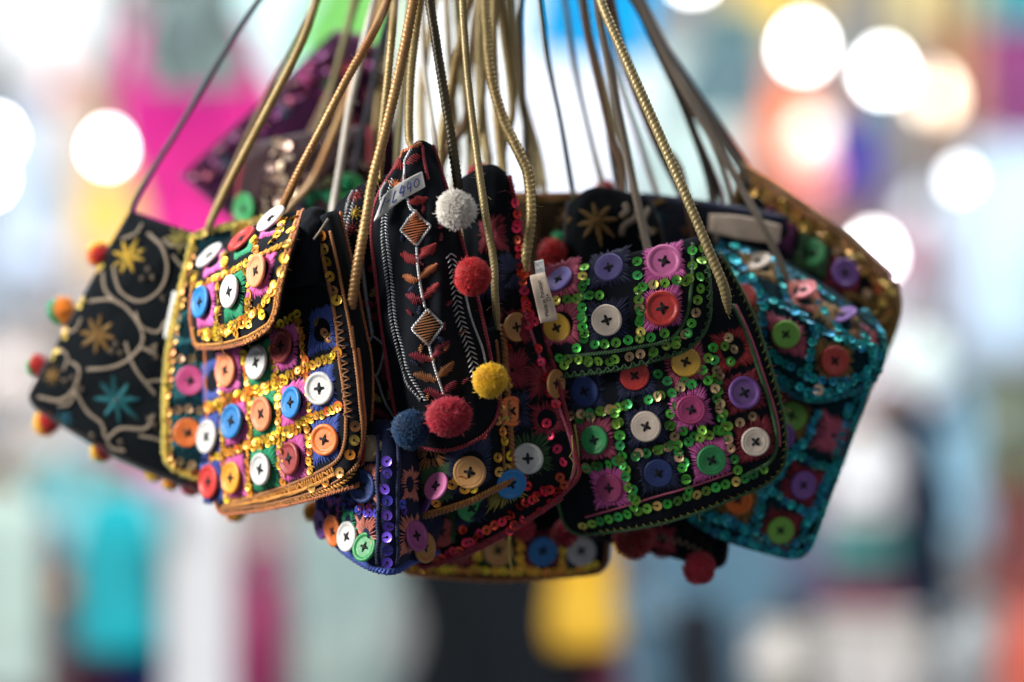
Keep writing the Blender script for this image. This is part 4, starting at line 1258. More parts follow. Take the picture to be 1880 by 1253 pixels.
for (x, y, c) in ((1392, 490, 'mustard'), (1475, 545, 'salmon'), (1548, 592, 'mustard'), (1365, 552, 'mustard'), (1443, 617, 'rose'), (1530, 665, 'mustard')):
    H.square(fH, x, y, c, 12.5, 6.5, 60, .85, jag=2.5)
for (x, y, c, t) in ((1393, 486, 'cream', (-.35, -.55, .85)), (1477, 538, 'rose', (-.35, -.6, .8)), (1550, 585, 'purple', (-.4, -.4, .85)), (1365, 551, 'red', None), (1443, 615, 'lime', None), (1530, 663, 'red', None)):
    H.button(fH, x, y, c, 8.8, tilt=t, lift=1.5)
for ln in ([(1335, 470), (1370, 500), (1400, 560), (1402, 610)], [(1430, 500), (1440, 540), (1490, 600), (1490, 650), (1480, 690)], [(1340, 500), (1400, 545), (1450, 570), (1510, 610), (1580, 640)], [(1390, 610), (1420, 650), (1465, 680), (1520, 700), (1580, 690), (1612, 655)],
           [(1380, 600), (1410, 670), (1470, 712), (1530, 718), (1590, 690)], [(1590, 620), (1600, 650)], [(1350, 455), (1385, 470)]):
    H.seq_line(fH, ln, 'teal', **k)
for ln in ([(1445, 500), (1520, 548), (1604, 600)], [(1500, 560), (1560, 622), (1606, 640)], [(1420, 480), (1445, 500)], [(1575, 600), (1600, 660)]):
    H.seq_line(fH, ln, 'teal', **k)
H.square(fH, 1590, 618, 'wine', 9, 2, 30); H.square(fH, 1440, 505, 'deepteal', 9, 1, 30); H.square(fH, 1512, 572, 'mustard', 9, 1, 30)
H.seqs(fH, [(1371, 613, 'beige'), (1502, 716, 'beige'), (1385, 592, 'teal')], 'teal', 3.4, 5)
H.seq_path(fH, fH.upath(2.4), 'teal', step=5.2, r=3.0, tilt=16)
H.braid(fH, fH.upath(.4), 'teal', .7); H.ticks(fH, fH.upath(2), 'teal', 2.4, 3.0, 1.0, slant=.8); H.fuzz(fH, fH.upath(.3), 'teal', 40, 4)
H.strap(up([(1316, 450, 56), (1308, 360, 72), (1290, 290, 72), (1250, 185, 72), (1205, 90, 70), (1165, 0, 68)]), 19, 'dark', False)
H.strap(up([(1452, 530, 46), (1440, 505, 44), (1402, 420, 44), (1352, 330, 48), (1292, 222, 52), (1232, 120, 56), (1172, 0, 58)]), 16, 'grey')
H.finish()

# ---- gold trimmed pouch at the right rear
I = Bag('button_pouch', 'pouch with broad brown gold trim, behind the teal sequined pouch at far right', (1530, 800, 74))
s = Sheet([[(1362, 300, 78), (1500, 398, 72), (1646, 520, 76)], [(1318, 490, 74), (1460, 545, 66), (1640, 610, 72)], [(1250, 720, 76), (1400, 790, 72), (1536, 838, 78)]], puff=5, corners=(4, 10, 6, 6), wrinkle=.8, seed=21)
I.sheet('body', s, BLACK)
for off in (0, 12, 24):
    I.seq_line(s, [(1385, 330 + off), (1440, 372 + off), (1500, 412 + off), (1560, 455 + off), (1610, 500 + off)], 'gold2', step=4.0, r=2.8, tilt=25)
for off in (0, 12, 24):
    I.seq_line(s, [(1626 - off, 520), (1630 - off, 580), (1612 - off, 660), (1580 - off, 740), (1550 - off, 800)], 'gold2', step=4.4, r=2.7, tilt=25)
I.seqs(s, [(1609, 529, 'orange'), (1590, 540, 'tan'), (1632, 538, 'olive'), (1535, 463, 'tan')], 'gold2', 3.4)
I.button(s, 1493, 466, 'green', 8.6, tilt=(-.4, -.9, .2)); I.button(s, 1549, 502, 'purple', 9)
for (x, y, c) in ((1493, 466, 'darkgreen'), (1549, 502, 'wine'), (1430, 420, 'plum'), (1570, 570, 'mustard')):
    I.square(s, x, y, c, 12, 6, 50)
for i in (.5, 2.2):
    I.braid(s, s.upath(i), 'mustard', 1.1)
I.cord(s, [(1366, 306), (1440, 352), (1500, 394), (1570, 448), (1630, 505)], 'mustard', 1.2); I.cord(s, [(1372, 318), (1440, 364), (1500, 405), (1570, 460), (1620, 510)], 'brown', 1.1)
I.fuzz(s, s.line([(1366, 304), (1440, 350), (1500, 394), (1570, 448), (1636, 515)]), 'mustard', 60, 5); I.fuzz(s, s.upath(.3), 'mustard', 50, 5)
I.strap(up([(1385, 330, 76), (1366, 305, 80), (1292, 190, 82), (1222, 90, 82), (1172, -10, 80)]), 22, 'navy', False)
I.strap(up([(1440, 400, 70), (1420, 385, 72), (1352, 298, 76), (1282, 190, 78), (1215, 95, 78), (1160, -20, 76)]), 14, 'grey', False)
I.strap(up([(1400, 350, 80), (1330, 270, 90), (1262, 170, 90), (1200, 60, 90), (1165, -30, 88)]), 12, 'dark', False)
I.finish()

# ---- black pouch with gold flower
J = Bag('velvet_pouch', 'black velvet pouch with large gold flower, behind the green sequined pouch', (1120, 600, 50))
s = Sheet([[(1046, 372, 52), (1095, 344, 46), (1190, 364, 52)], [(1040, 450, 50), (1110, 450, 42), (1215, 452, 50)], [(1030, 640, 60), (1110, 640, 54), (1230, 640, 60)]], puff=5, corners=(12, 10, 4, 4), wrinkle=.8, seed=22)
J.sheet('body', s, VELVET)
J.flower(s, 1095, 405, 14, 'mustard', rot=4, centre='brown')
for pts in ([(1170, 372), (1165, 400), (1145, 415), (1140, 432)], [(1190, 385), (1180, 410), (1196, 430)], [(1140, 398), (1150, 388), (1146, 376)]):
    J.cord(s, pts, 'beige', 1.2)
for (x, y) in ((1142, 425), (1146, 396), (1178, 436), (1200, 424), (1040, 396), (1046, 405)):
    J.flower(s, x, y, 3, 'mustard', petals=5)
J.braid(s, s.upath(.6), 'black', .9)
J.pompom(1014, 464, 46, 27, ['red', 'red', 'darkred'], n=700); J.pompom(1026, 438, 52, 15, ['green'], n=350)
J.strap(up([(1056, 372, 50), (1050, 345, 54), (1030, 220, 54), (1006, 100, 54), (990, -20, 54)]), 12, 'green', False)
J.strap(up([(1178, 372, 54), (1135, 345, 68), (1106, 180, 72), (1076, 50, 72), (1058, -30, 72)]), 15, 'dark')
J.strap(up([(1110, 352, 60), (1085, 250, 84), (1055, 120, 88), (1032, -20, 88)]), 13, 'grey', False)
J.finish()

K1 = Bag('velvet_pouch', 'dark navy pouch with blank buff paper strip, above the teal sequined pouch', (1320, 560, 70))
s = Sheet([[(1170, 352, 72), (1320, 372, 68), (1480, 400, 72)], [(1170, 450, 70), (1320, 460, 66), (1470, 480, 72)], [(1180, 620, 76), (1320, 620, 74), (1450, 640, 78)]], puff=5, corners=(6, 6, 4, 4), wrinkle=1, seed=24)
K1.sheet('body', s, fabric('dark navy velvet', (0.008, 0.012, 0.022), weave=1500, sheen=.3))
K1.cord(s, [(1200, 376), (1230, 366), (1290, 375)], 'mustard', .9); K1.flower(s, 1258, 424, 4, 'brown', petals=6); K1.flower(s, 1210, 400, 5, 'deepteal', petals=6)
K1.cord(s, [(1180, 360), (1320, 380), (1470, 408)], 'navy', 1.1)
K1.tag([[(1302, 393, 58), (1368, 398, 57), (1434, 414, 58)], [(1300, 426, 57), (1364, 440, 56), (1430, 448, 57)]], PAPERW)
K1.pompom(1112, 350, 72, 22, ['crimson', 'red'], n=400)
K1.strap(up([(1258, 380, 70), (1246, 345, 70), (1192, 230, 72), (1132, 80, 72), (1110, -20, 70)]), 18, 'dark')
K1.strap(up([(1330, 390, 72), (1318, 340, 74), (1282, 250, 76), (1240, 160, 76), (1190, 50, 76)]), 13, 'dark', False)
K1.strap(up([(1215, 372, 74), (1196, 320, 84), (1152, 190, 86), (1108, 60, 86), (1085, -40, 84)]), 13, 'grey', False)
K1.finish()

Z1 = Bag('cloth_pouch', 'plain dark brown pouch edge, behind the gold cord beside the red sequined pouch', (1010, 600, 66))
s = Sheet([[(940, 352, 66), (1000, 354, 64), (1072, 352, 68)], [(940, 460, 66), (1000, 460, 64), (1072, 460, 68)], [(950, 640, 70), (1010, 640, 68), (1080, 640, 72)]], puff=4, corners=(5, 5, 4, 4), wrinkle=1, seed=25)
Z1.sheet('body', s, BROWNC)
Z1.cord(s, [(945, 358), (1000, 360), (1066, 358)], 'brown', 1.0); Z1.cord(s, [(945, 366), (1000, 368), (1066, 366)], 'mustard', .7)
Z1.flower(s, 1040, 398, 6, 'mustard', petals=6)
Z1.strap(up([(970, 370, 60), (966, 270, 60), (962, 150, 60), (957, 50, 60), (958, -30, 60)]), 12, 'dark', False)
Z1.strap(up([(985, 365, 66), (975, 270, 74), (945, 120, 78), (930, -30, 78)]), 17, 'khaki')
Z1.strap(up([(1000, 365, 72), (985, 280, 84), (950, 140, 88), (938, -30, 86)]), 20, 'khaki', False)
Z1.finish()

SETBACK[0] = 0
# ---- dark purple pouches at the back, upper left
K = Bag('velvet_pouch', 'dark purple velvet pouch, farthest back, sticking up at upper left behind the straps', (540, 390, 150))
s = Sheet([[(334, 322, 152), (470, 196, 146), (612, 58, 152)], [(392, 368, 150), (545, 290, 138), (694, 100, 150)], [(446, 412, 156), (590, 420, 150), (740, 330, 156)]], puff=9, corners=(7, 5, 6, 6), wrinkle=1.5, seed=27)
K.sheet('body', s, PURPV)
for ln in ([(360, 322), (470, 222), (600, 95)], [(372, 336), (480, 240), (605, 120)], [(560, 130), (590, 180), (640, 210)], [(660, 110), (690, 160), (700, 230)]):
    K.seq_line(s, ln, 'plum', step=6, r=3.2, tilt=30)
for (x, y, c) in ((415, 300, 'deepteal'), (470, 260, 'plum'), (520, 200, 'deepteal'), (560, 140, 'pink'), (600, 160, 'darkgreen'), (640, 130, 'red'), (580, 240, 'plum'), (650, 240, 'wine'), (680, 180, 'wine')):
    K.flower(s, x, y, 8, c)
K.braid(s, s.upath(.6), 'plum', 1.1)
K.strap(up([(545, 290, 120), (572, 240, 116), (618, 135, 112), (645, 40, 108), (672, -40, 104)]), 12, 'brown', False)
K.strap(up([(690, 250, 120), (690, 120, 108), (720, 0, 102), (750, -120, 96)]), 14, 'navy', False)
K.finish()

K2 = Bag('sequin_pouch', 'blurred brown pouch with beige sequins and green button, behind the bright yellow sequined pouch', (550, 410, 105))
s = Sheet([[(455, 265, 110), (560, 245, 104), (680, 230, 110)], [(440, 350, 108), (550, 345, 98), (680, 330, 106)], [(420, 470, 112), (560, 470, 106), (690, 460, 112)]], puff=6, corners=(8, 8, 4, 4), wrinkle=1.2, seed=28)
K2.sheet('body', s, fabric('dark wine cotton', (0.03, 0.014, 0.018), weave=2000))
for ln in ([(508, 260), (500, 310), (488, 370), (480, 420)], [(516, 265), (520, 290), (512, 320), (505, 350)], [(530, 270), (520, 330), (512, 370)], [(560, 330), (556, 380)], [(600, 330), (570, 345), (540, 350)], [(620, 300), (640, 300), (665, 305)]):
    K2.seq_line(s, ln, 'beige', step=6.5, r=3.2, tilt=35)
K2.button(s, 452, 384, 'green', 10, tilt=(-.7, -.7, 0)); K2.button(s, 640, 345, 'green', 9)
K2.square(s, 590, 380, 'green', 12, 5, 40); K2.square(s, 540, 400, 'navy', 12, 5, 40)
K2.braid(s, s.upath(.6), 'wine', 1)
K2.strap(up([(560, 305, 98), (575, 260, 102), (603, 180, 106), (640, 50, 106), (664, -40, 104)]), 16, 'olive', False)
K2.strap(up([(650, 325, 100), (668, 235, 94), (690, 130, 92), (722, 0, 92)]), 14, 'navy', False)
K2.strap(up([(690, 330, 108), (692, 230, 112), (706, 110, 112), (724, -30, 110)]), 17, 'gold', True)
K2.finish()

# ---- pouches at the bottom rear
Lb = Bag('button_pouch', 'blurred pouch with orange, blue and white buttons in a row, lowest at the back', (920, 1055, 72))
s = Sheet([[(742, 880, 74), (920, 880, 68), (1120, 880, 74)], [(744, 970, 74), (920, 975, 66), (1118, 965, 74)], [(738, 1052, 76), (920, 1064, 70), (1112, 1050, 76)]], puff=5, corners=(4, 4, 9, 6), wrinkle=.8, seed=30)
Lb.sheet('body', s, BLACK)
for (x, c, b) in ((840, 'wine', 'maroon'), (915, 'darkgreen', 'tan'), (995, 'wine', 'blue'), (1066, 'navy', 'white')):
    Lb.square(s, x, 1008, c, 12, 7, 50)
    Lb.button(s, x, 1011, b, 9.2)
for x in (878, 955, 1030):
    Lb.seq_line(s, [(x, 975), (x, 1040)], 'gold', step=5)
Lb.seq_line(s, [(760, 1040), (860, 1046), (960, 1048), (1050, 1046), (1090, 1035)], 'gold', step=5)
Lb.braid(s, s.upath(.5, t0=.2), 'brown', 1.2); Lb.fuzz(s, s.upath(.3), 'gold', 30, 4)
Lb.pompom(958, 968, 52, 26, ['crimson', 'darkred'], n=600); Lb.pompom(1038, 978, 52, 28, ['crimson', 'darkred'], n=600)
gq = Lb.geo('yellow'); gq.tube(cr(np.array([PB(936, 985, 40), PB(934, 1015, 40), PB(938, 1040, 40), PB(939, 1058, 40)]), np.linspace(0, 1, 12)), .0006, 4)
Lb.strap(up([(760, 900, 76), (730, 400, 70), (735, 200, 66), (748, 60, 66), (760, -40, 66)]), 17, 'olive')
Lb.strap(up([(1080, 890, 76), (930, 360, 66), (940, 200, 66), (925, 60, 66), (915, -40, 66)]), 18, 'gold')
Lb.strap(up([(900, 890, 78), (815, 400, 84), (822, 250, 86), (842, 120, 86), (858, -40, 84)]), 20, 'gold')
Lb.finish()

M_ = Bag('velvet_pouch', 'small black pouch with dark red pompoms hanging below it, under the green and teal pouches', (1215, 1010, 66))
s = Sheet([[(1080, 900, 68), (1200, 890, 62), (1335, 920, 66)], [(1090, 950, 68), (1205, 955, 60), (1335, 985, 64)], [(1095, 985, 70), (1210, 1012, 64), (1330, 1045, 66)]], puff=5, corners=(4, 4, 8, 6), wrinkle=.8, seed=31)
M_.sheet('body', s, VELVET)
for (x, y) in ((1205, 965), (1225, 958), (1240, 980), (1262, 972), (1285, 990), (1300, 1005), (1180, 975), (1310, 985)):
    M_.flower(s, x, y, 4, 'black', petals=6)
M_.loops(s, s.line([(1190, 975), (1240, 985), (1300, 1010)]), 'beige', 5, 4); M_.braid(s, s.upath(.5), 'black', 1); M_.square(s, 1215, 990, 'wine', 9, 3, 40)
M_.pompom(1164, 990, 52, 38, ['darkred', 'darkred', 'crimson'], n=1000); M_.pompom(1283, 1043, 52, 31, ['crimson'], n=1000); M_.pompom(1218, 1000, 64, 26, ['darkred'], n=600)
M_.strap(up([(1120, 910, 70), (1145, 380, 66), (1120, 240, 66), (1078, 60, 66), (1060, -40, 66)]), 15, 'brown')
M_.strap(up([(1300, 920, 70), (1262, 370, 76), (1205, 250, 78), (1150, 100, 78), (1120, -20, 78)]), 14, 'brown', False)
M_.strap(up([(1200, 900, 72), (1165, 380, 84), (1128, 230, 84), (1085, 80, 82), (1062, -40, 80)]), 16, 'khaki', False)
M_.finish()

N_ = Bag('cloth_pouch', 'sliver of olive green pouch behind the lower right edge of the teal pouch', (1480, 930, 82))
s = Sheet([[(1430, 800, 86), (1480, 800, 82), (1528, 810, 86)], [(1420, 870, 86), (1475, 870, 80), (1520, 875, 84)], [(1410, 930, 86), (1465, 940, 82), (1512, 938, 86)]], puff=5, corners=(4, 4, 8, 4), wrinkle=.8, seed=33)
N_.sheet('body', s, GREENF)
N_.button(s, 1521, 890, 'cream', 8.5, tilt=(.98, -.25, 0)); N_.seqs(s, [(1505, 905)], 'green', 3.2); N_.braid(s, s.upath(.5), 'olive', 1)
N_.strap(up([(1440, 810, 86), (1330, 330, 84), (1262, 190, 82), (1195, 60, 80)]), 13, 'grey', False)
N_.finish()
# ================================================================== the market behind
def plain(name, col, rough=.8, sheen=.2):
    """market cloth, block-printed in a second shade"""
    m = fabric(name, col, rough, weave=120, sheen=sheen, bump=.3, vary=.18)
    r = random.Random(name)
    nt = m.node_tree; N, L = nt.nodes, nt.links
    b = N['Principled BSDF']
    src = b.inputs['Base Color'].links[0].from_socket
    uv = [n for n in N if n.type == 'UVMAP'][0]
    vo = N.new('ShaderNodeTexVoronoi'); vo.inputs['Scale'].default_value = r.uniform(7, 13)
    nz = N.new('ShaderNodeTexNoise'); nz.inputs['Scale'].default_value = r.uniform(4, 9); nz.inputs['Detail'].default_value = 3
    L.new(uv.outputs[0], vo.inputs['Vector']); L.new(uv.outputs[0], nz.inputs['Vector'])
    ad = N.new('ShaderNodeMath'); ad.operation = 'MULTIPLY'
    L.new(vo.outputs['Distance'], ad.inputs[0]); L.new(nz.outputs[0], ad.inputs[1])
    mr = N.new('ShaderNodeMapRange'); mr.inputs[1].default_value = .16; mr.inputs[2].default_value = .34; mr.inputs[4].default_value = r.uniform(.25, .6)
    L.new(ad.outputs[0], mr.inputs[0])
    mx = N.new('ShaderNodeMix'); mx.data_type = 'RGBA'
    k = r.choice([.45, .6, 1.5])
    mx.inputs[7].default_value = (*[min(.9, max(.004, c * k + r.uniform(-.05, .12) * min(1, sum(col) * 1.2))) for c in col], 1)
    L.new(mr.outputs[0], mx.inputs[0]); L.new(src, mx.inputs[6]); L.new(mx.outputs[2], b.inputs['Base Color'])
    return m


CLOTH_N = [0]


def tint_name(c):
    CLOTH_N[0] += 1
    return 'market cloth %d' % CLOTH_N[0]


def hanging_cloth(name, label, box, depth, rgb, cat='cloth', folds=5, slant=0, sag=.02):
    """a length of cloth hung in soft folds, hemmed at both edges"""
    depth = depth * (.46 if depth <= 4300 else 1.12)
    rgb = [v * .93 + 8 for v in rgb]
    x0, y0, x1, y1 = box
    a, b = P(x0, y0, depth), P(x1, y1, depth)
    W, Hh = b[0] - a[0], a[2] - b[2]
    sl = slant * KPX * (DIST + depth * .001)
    root = empty(name, ((a[0] + b[0]) / 2, a[1], b[2]), label, cat, 'cloth hung in the market behind')
    r = random.Random(label)
    nu, nv = 40, 16
    V, F, uv = [], [], []
    ph = r.uniform(0, 6); amp = min(.05, W / folds * .25)
    for lay in (0, 1):
        for j in range(nv):
            t = j / (nv - 1)
            for i in range(nu):
                s_ = i / (nu - 1)
                fw = math.sin(s_ * folds * 6.28 + ph + .6 * math.sin(t * 2 + ph)) * amp * (.5 + .6 * t) + amp * .5 * math.sin(s_ * folds * 2.7 * 6.28 + t)
                wx = (s_ - .5) * W * (.98 + .12 * math.sin(t * 3 + ph) + .07 * math.sin(t * 7 + 2 * ph)) + sl * (t - .5) + W * .05 * math.sin(t * 4 + ph * 3)
                wz = Hh * (1 - t) - sag * W * math.sin(math.pi * s_) * (1 if t < .5 else -.5) + (t * 2 - 1) * Hh * .07 * (2 * s_ - 1) ** 2 * (1.2 if t > .5 else .8) + Hh * .03 * math.sin(s_ * 5 + ph)
                V.append((wx, fw + lay * .006, wz)); uv.append((s_ * W, t * Hh))
    n = nu * nv
    for j in range(nv - 1):
        for i in range(nu - 1):
            q = j * nu + i
            F.append((q, q + nu, q + nu + 1, q + 1)); F.append((n + q, n + q + 1, n + q + nu + 1, n + q + nu))
    ring = list(range(nu)) + [j * nu + nu - 1 for j in range(1, nv)] + [(nv - 1) * nu + i for i in range(nu - 2, -1, -1)] + [j * nu for j in range(nv - 2, 0, -1)]
    for k in range(len(ring)):
        p_, q_ = ring[k], ring[(k + 1) % len(ring)]
        F.append((p_, q_, n + q_, n + p_))
    m = plain(tint_name(rgb), lin(rgb))
    part('sheet', mesh_np('sheet', V, F, [m], uv), root)
    for row in (0, nv - 1):
        g = Geo()
        g.tube(np.array([V[row * nu + i] for i in range(nu)]), .007, 6)
        part('hem', mesh_np('hem', np.concatenate(g.V), g.faces(), [m]), root)
    return root


WOODM = yarn('hanger wood', (0.30, 0.17, 0.08), sheen=0)


def garment(name, label, box, depth, rgb, cat='garment', sleeve=.5, flare=1.15, sleeve_rgb=None, legs=False, rot=0):
    """tunic, shirt or trousers on a hanger: flattened body with folds, shoulders, sleeves or legs"""
    depth = depth * (.46 if depth <= 4300 else 1.12)
    rgb = [v * .93 + 8 for v in rgb]
    x0, y0, x1, y1 = box
    a, b = P(x0, y0, depth), P(x1, y1, depth)
    W, Hh = b[0] - a[0], a[2] - b[2]
    root = empty(name, ((a[0] + b[0]) / 2, a[1], b[2]), label, cat, 'clothes hung in the market behind')
    root.rotation_euler = (0, math.radians(rot), 0)
    r = random.Random(label)
    m = plain(tint_name(rgb), lin(rgb))
    m2 = plain(tint_name(rgb), lin(sleeve_rgb)) if sleeve_rgb else m

    def trunk(nm, cx0, cx1, z0, z1, w0, w1, mat, thick=.3, shoulder=True):
        V, F, uv = [], [], []
        nv, ns = 18, 28
        ph = r.uniform(0, 6)
        for j in range(nv):
            t = j / (nv - 1)
            w = w0 + (w1 - w0) * t
            if shoulder:
                w *= min(1, .30 + .72 * math.sqrt(min(1, t / .10 + .02)))
            cx = cx0 + (cx1 - cx0) * t
            z = z0 + (z1 - z0) * t
            for k in range(ns):
                an = 2 * math.pi * k / ns
                fold = 1 + .10 * t * math.sin(an * 5 + ph) + .05 * t * math.sin(an * 9 + ph * 2)
                V.append((cx + math.cos(an) * w * .5 * fold, math.sin(an) * w * thick * .5 * fold, z)); uv.append((k / ns * W, t * Hh))
        for j in range(nv - 1):
            for k in range(ns):
                F.append((j * ns + k, j * ns + (k + 1) % ns, (j + 1) * ns + (k + 1) % ns, (j + 1) * ns + k))
        F.append(tuple(range(ns - 1, -1, -1))); F.append(tuple((nv - 1) * ns + k for k in range(ns)))
        part(nm, mesh_np(nm, V, F, [mat], uv), root)

    if legs:
        trunk('waist', 0, 0, Hh, Hh * .72, W * .8, W * .95, m, .35, False)
        for sg in (-1, 1):
            trunk('leg', sg * W * .22, sg * W * .27, Hh * .74, 0, W * .50, W * .42, m, .5, False)
    else:
        trunk('body', 0, 0, Hh, 0, W * (.78 if sleeve else .95), W * (.78 if sleeve else .95) * flare, m)
        if sleeve:
            for sg in (-1, 1):
                trunk('sleeve', sg * W * .30, sg * W * .50, Hh * .965, Hh * (1 - sleeve), W * .26, W * .17, m2, .6, False)
        g = Geo(); t = np.linspace(0, 2 * math.pi, 24)
        g.tube(np.stack([np.cos(t) * W * .13, np.sin(t) * W * .06, 0 * t + Hh], 1), W * .016 + .003, 6)
        part('collar', mesh_np('collar', np.concatenate(g.V), g.faces(), [m2]), root)
    g = Geo()
    t = np.linspace(0, 1, 10)
    g.tube(np.stack([(t - .5) * W * .6, 0 * t, Hh - .01 + .03 * np.sin(np.pi * t)], 1), .009, 6)
    hk = np.array([(0, 0, Hh + .02), (0, 0, Hh + .06), (.015, 0, Hh + .08), (.03, 0, Hh + .10), (.01, 0, Hh + .12), (-.012, 0, Hh + .105)])
    g.tube(cr(hk, np.linspace(0, 1, 16)), .003, 5)
    part('hanger', mesh_np('hanger', np.concatenate(g.V), g.faces(), [WOODM]), root)
    return root


def bulb(label, px, py, depth, r_px, rgb, strength, name='light_bulb'):
    depth = 1300 if depth < 2000 else 2100 if depth < 6100 else 3300
    c = P(px, py, depth)
    R = r_px * KPX * (DIST + depth * .001)
    root = empty(name, c + np.array([0, 0, 2.9 * R]), label, 'lamp', 'lit bulbs in the market behind')
    m = MATS.get(('em', rgb, strength))
    if not m:
        m, nt, b = principled('lit bulb glass')
        b.inputs['Emission Color'].default_value = (*lin(rgb), 1); b.inputs['Emission Strength'].default_value = strength
        b.inputs['Base Color'].default_value = (.9, .9, .9, 1)
        MATS[('em', rgb, strength)] = m
    V, F = lathe([(.05, -1.0)] + [(math.sin(t), -math.cos(t)) for t in np.linspace(.3, 2.4, 9)] + [(.52, 1.1), (.46, 1.35)], 18)
    off = np.array([0, 0, -2.9 * R])
    part('glass', mesh_np('glass', np.array(V) * R + off, F, [m]), root)
    V, F = lathe([(.46, 1.35), (.50, 1.45), (.50, 2.2), (.36, 2.4), (.12, 2.5), (.08, 2.9)], 14)
    part('socket', mesh_np('socket', np.array(V) * R + off, F, [CORD['dark']]), root)
    g = Geo(); g.tube(np.array([(0, 0, -.02), (.01, 0, .5), (0, 0, 1.6)]), .006, 6)
    part('cable', mesh_np('cable', np.concatenate(g.V), g.faces(), [CORD['dark']]), root)


# pale plastered wall that closes the hall
wm, nt, wb = principled('pale plaster')
nz = nt.nodes.new('ShaderNodeTexNoise'); nz.inputs['Scale'].default_value = 1.5; nz.inputs['Detail'].default_value = 8
rp = nt.nodes.new('ShaderNodeMix'); rp.data_type = 'RGBA'
rp.inputs[6].default_value = (.50, .50, .50, 1); rp.inputs[7].default_value = (.66, .63, .60, 1)
tcn = nt.nodes.new('ShaderNodeTexCoord')
nt.links.new(tcn.outputs['Object'], nz.inputs['Vector']); nt.links.new(nz.outputs[0], rp.inputs[0]); nt.links.new(rp.outputs[2], wb.inputs['Base Color'])
wb.inputs['Roughness'].default_value = .9
Vw = [(-4.5, 9.0, -.4), (4.5, 9.0, -.4), (4.5, 9.0, 4.6), (-4.5, 9.0, 4.6), (-4.5, 9.2, -.4), (4.5, 9.2, -.4), (4.5, 9.2, 4.6), (-4.5, 9.2, 4.6)]
wall = part('wall', mesh_np('wall', Vw, [(0, 1, 2, 3), (5, 4, 7, 6), (3, 2, 6, 7), (1, 0, 4, 5), (0, 3, 7, 4), (2, 1, 5, 6)], [wm], smooth=False), None)
wall['kind'] = 'structure'

hc, ga = hanging_cloth, garment
# upper left
hc('awning_cloth', 'white awning sheet at the upper left corner', (-90, -120, 235, 132), 5200, (250, 250, 250), 'awning', 3)
hc('hanging_cloth', 'dull rose cloth bundle strip under the white awning at left', (40, 120, 250, 215), 5600, (190, 140, 135), folds=6)
hc('hanging_cloth', 'pale lavender blue cloth at the left edge', (-60, 190, 120, 560), 5000, (195, 210, 228), folds=3)
hc('hanging_cloth', 'peach cloth beside the pale lavender cloth', (105, 180, 250, 330), 5400, (222, 190, 165), folds=3)
hc('hanging_cloth', 'golden yellow cloth low beside the magenta drape', (140, 320, 245, 470), 4700, (245, 195, 90), folds=3)
hc('hanging_cloth', 'blush cloth filling the left middle', (40, 430, 330, 640), 5600, (238, 212, 198), folds=5)
hc('hanging_cloth', 'off white cloth low at the left, above the turquoise tunic', (-40, 600, 380, 900), 5800, (225, 222, 222), folds=6)
hc('hanging_cloth', 'vivid magenta drape at upper left', (243, 25, 520, 480), 3600, (255, 55, 165), folds=4, slant=30)
hc('hanging_cloth', 'grey green cloth above the magenta drape', (275, -60, 450, 165), 3300, (120, 140, 140), folds=3)
hc('hanging_cloth', 'pale aqua cloth between the grey green and light green cloths', (425, -80, 575, 220), 4600, (190, 225, 222), folds=3)
hc('hanging_cloth', 'light green cloth hanging behind the left straps', (555, -100, 725, 120), 3900, (130, 215, 115), folds=4)
hc('hanging_cloth', 'off white cloth behind the middle straps', (700, -60, 1010, 420), 5200, (220, 222, 218), folds=5)
hc('hanging_cloth', 'bright cyan cloth at the top behind the right straps', (985, -120, 1210, 112), 4300, (0, 175, 235), folds=3)
hc('hanging_cloth', 'pale lavender white cloth under the cyan cloth', (940, 100, 1150, 420), 4900, (222, 226, 238), folds=4)
hc('hanging_cloth', 'pale grey green cloth right of the lavender white cloth', (1130, 90, 1345, 420), 5100, (198, 215, 212), folds=4)
hc('hanging_cloth', 'slate teal cloth left of the brightest bulbs', (1260, 30, 1405, 210), 4000, (105, 145, 145), folds=3)
# upper right
hc('hanging_cloth', 'yellow cloth at the top above the brightest bulb', (1350, -80, 1520, 70), 5400, (240, 205, 100), folds=3)  # stands in for yellow glow, the light put into the sheet's colour
hc('hanging_cloth', 'salmon cloth under the brightest bulb', (1385, 130, 1570, 345), 5000, (245, 130, 95), folds=4)
hc('hanging_cloth', 'teal grey cloth beside the salmon cloth', (1535, 110, 1640, 240), 4900, (115, 150, 165), folds=3)
hc('hanging_cloth', 'violet blue cloth under the teal grey cloth', (1525, 235, 1620, 345), 4200, (70, 60, 180), folds=3)
hc('hanging_cloth', 'cream yellow cloth along the top right', (1600, -80, 1800, 50), 5600, (238, 225, 165), folds=4)
hc('hanging_cloth', 'amber cloth beside the mauve cloth', (1690, 40, 1815, 260), 5400, (220, 165, 105), folds=3)  # warm glow painted as an amber sheet
hc('hanging_cloth', 'teal cloth at the upper right corner', (1800, -80, 1960, 45), 4600, (40, 140, 155), folds=3)
hc('hanging_cloth', 'mauve cloth at the right edge', (1805, 50, 1960, 240), 4300, (165, 75, 135), folds=3)
hc('hanging_cloth', 'pale blue cloth at the right edge below the mauve one', (1755, 255, 1960, 650), 4700, (200, 220, 238), folds=4)
hc('hanging_cloth', 'mauve grey cloth in the middle of the right side', (1590, 330, 1770, 640), 5400, (190, 172, 182), folds=4)
hc('hanging_cloth', 'pinkish cloth above the right pouches', (1330, 320, 1600, 560), 5600, (205, 165, 165), folds=5)
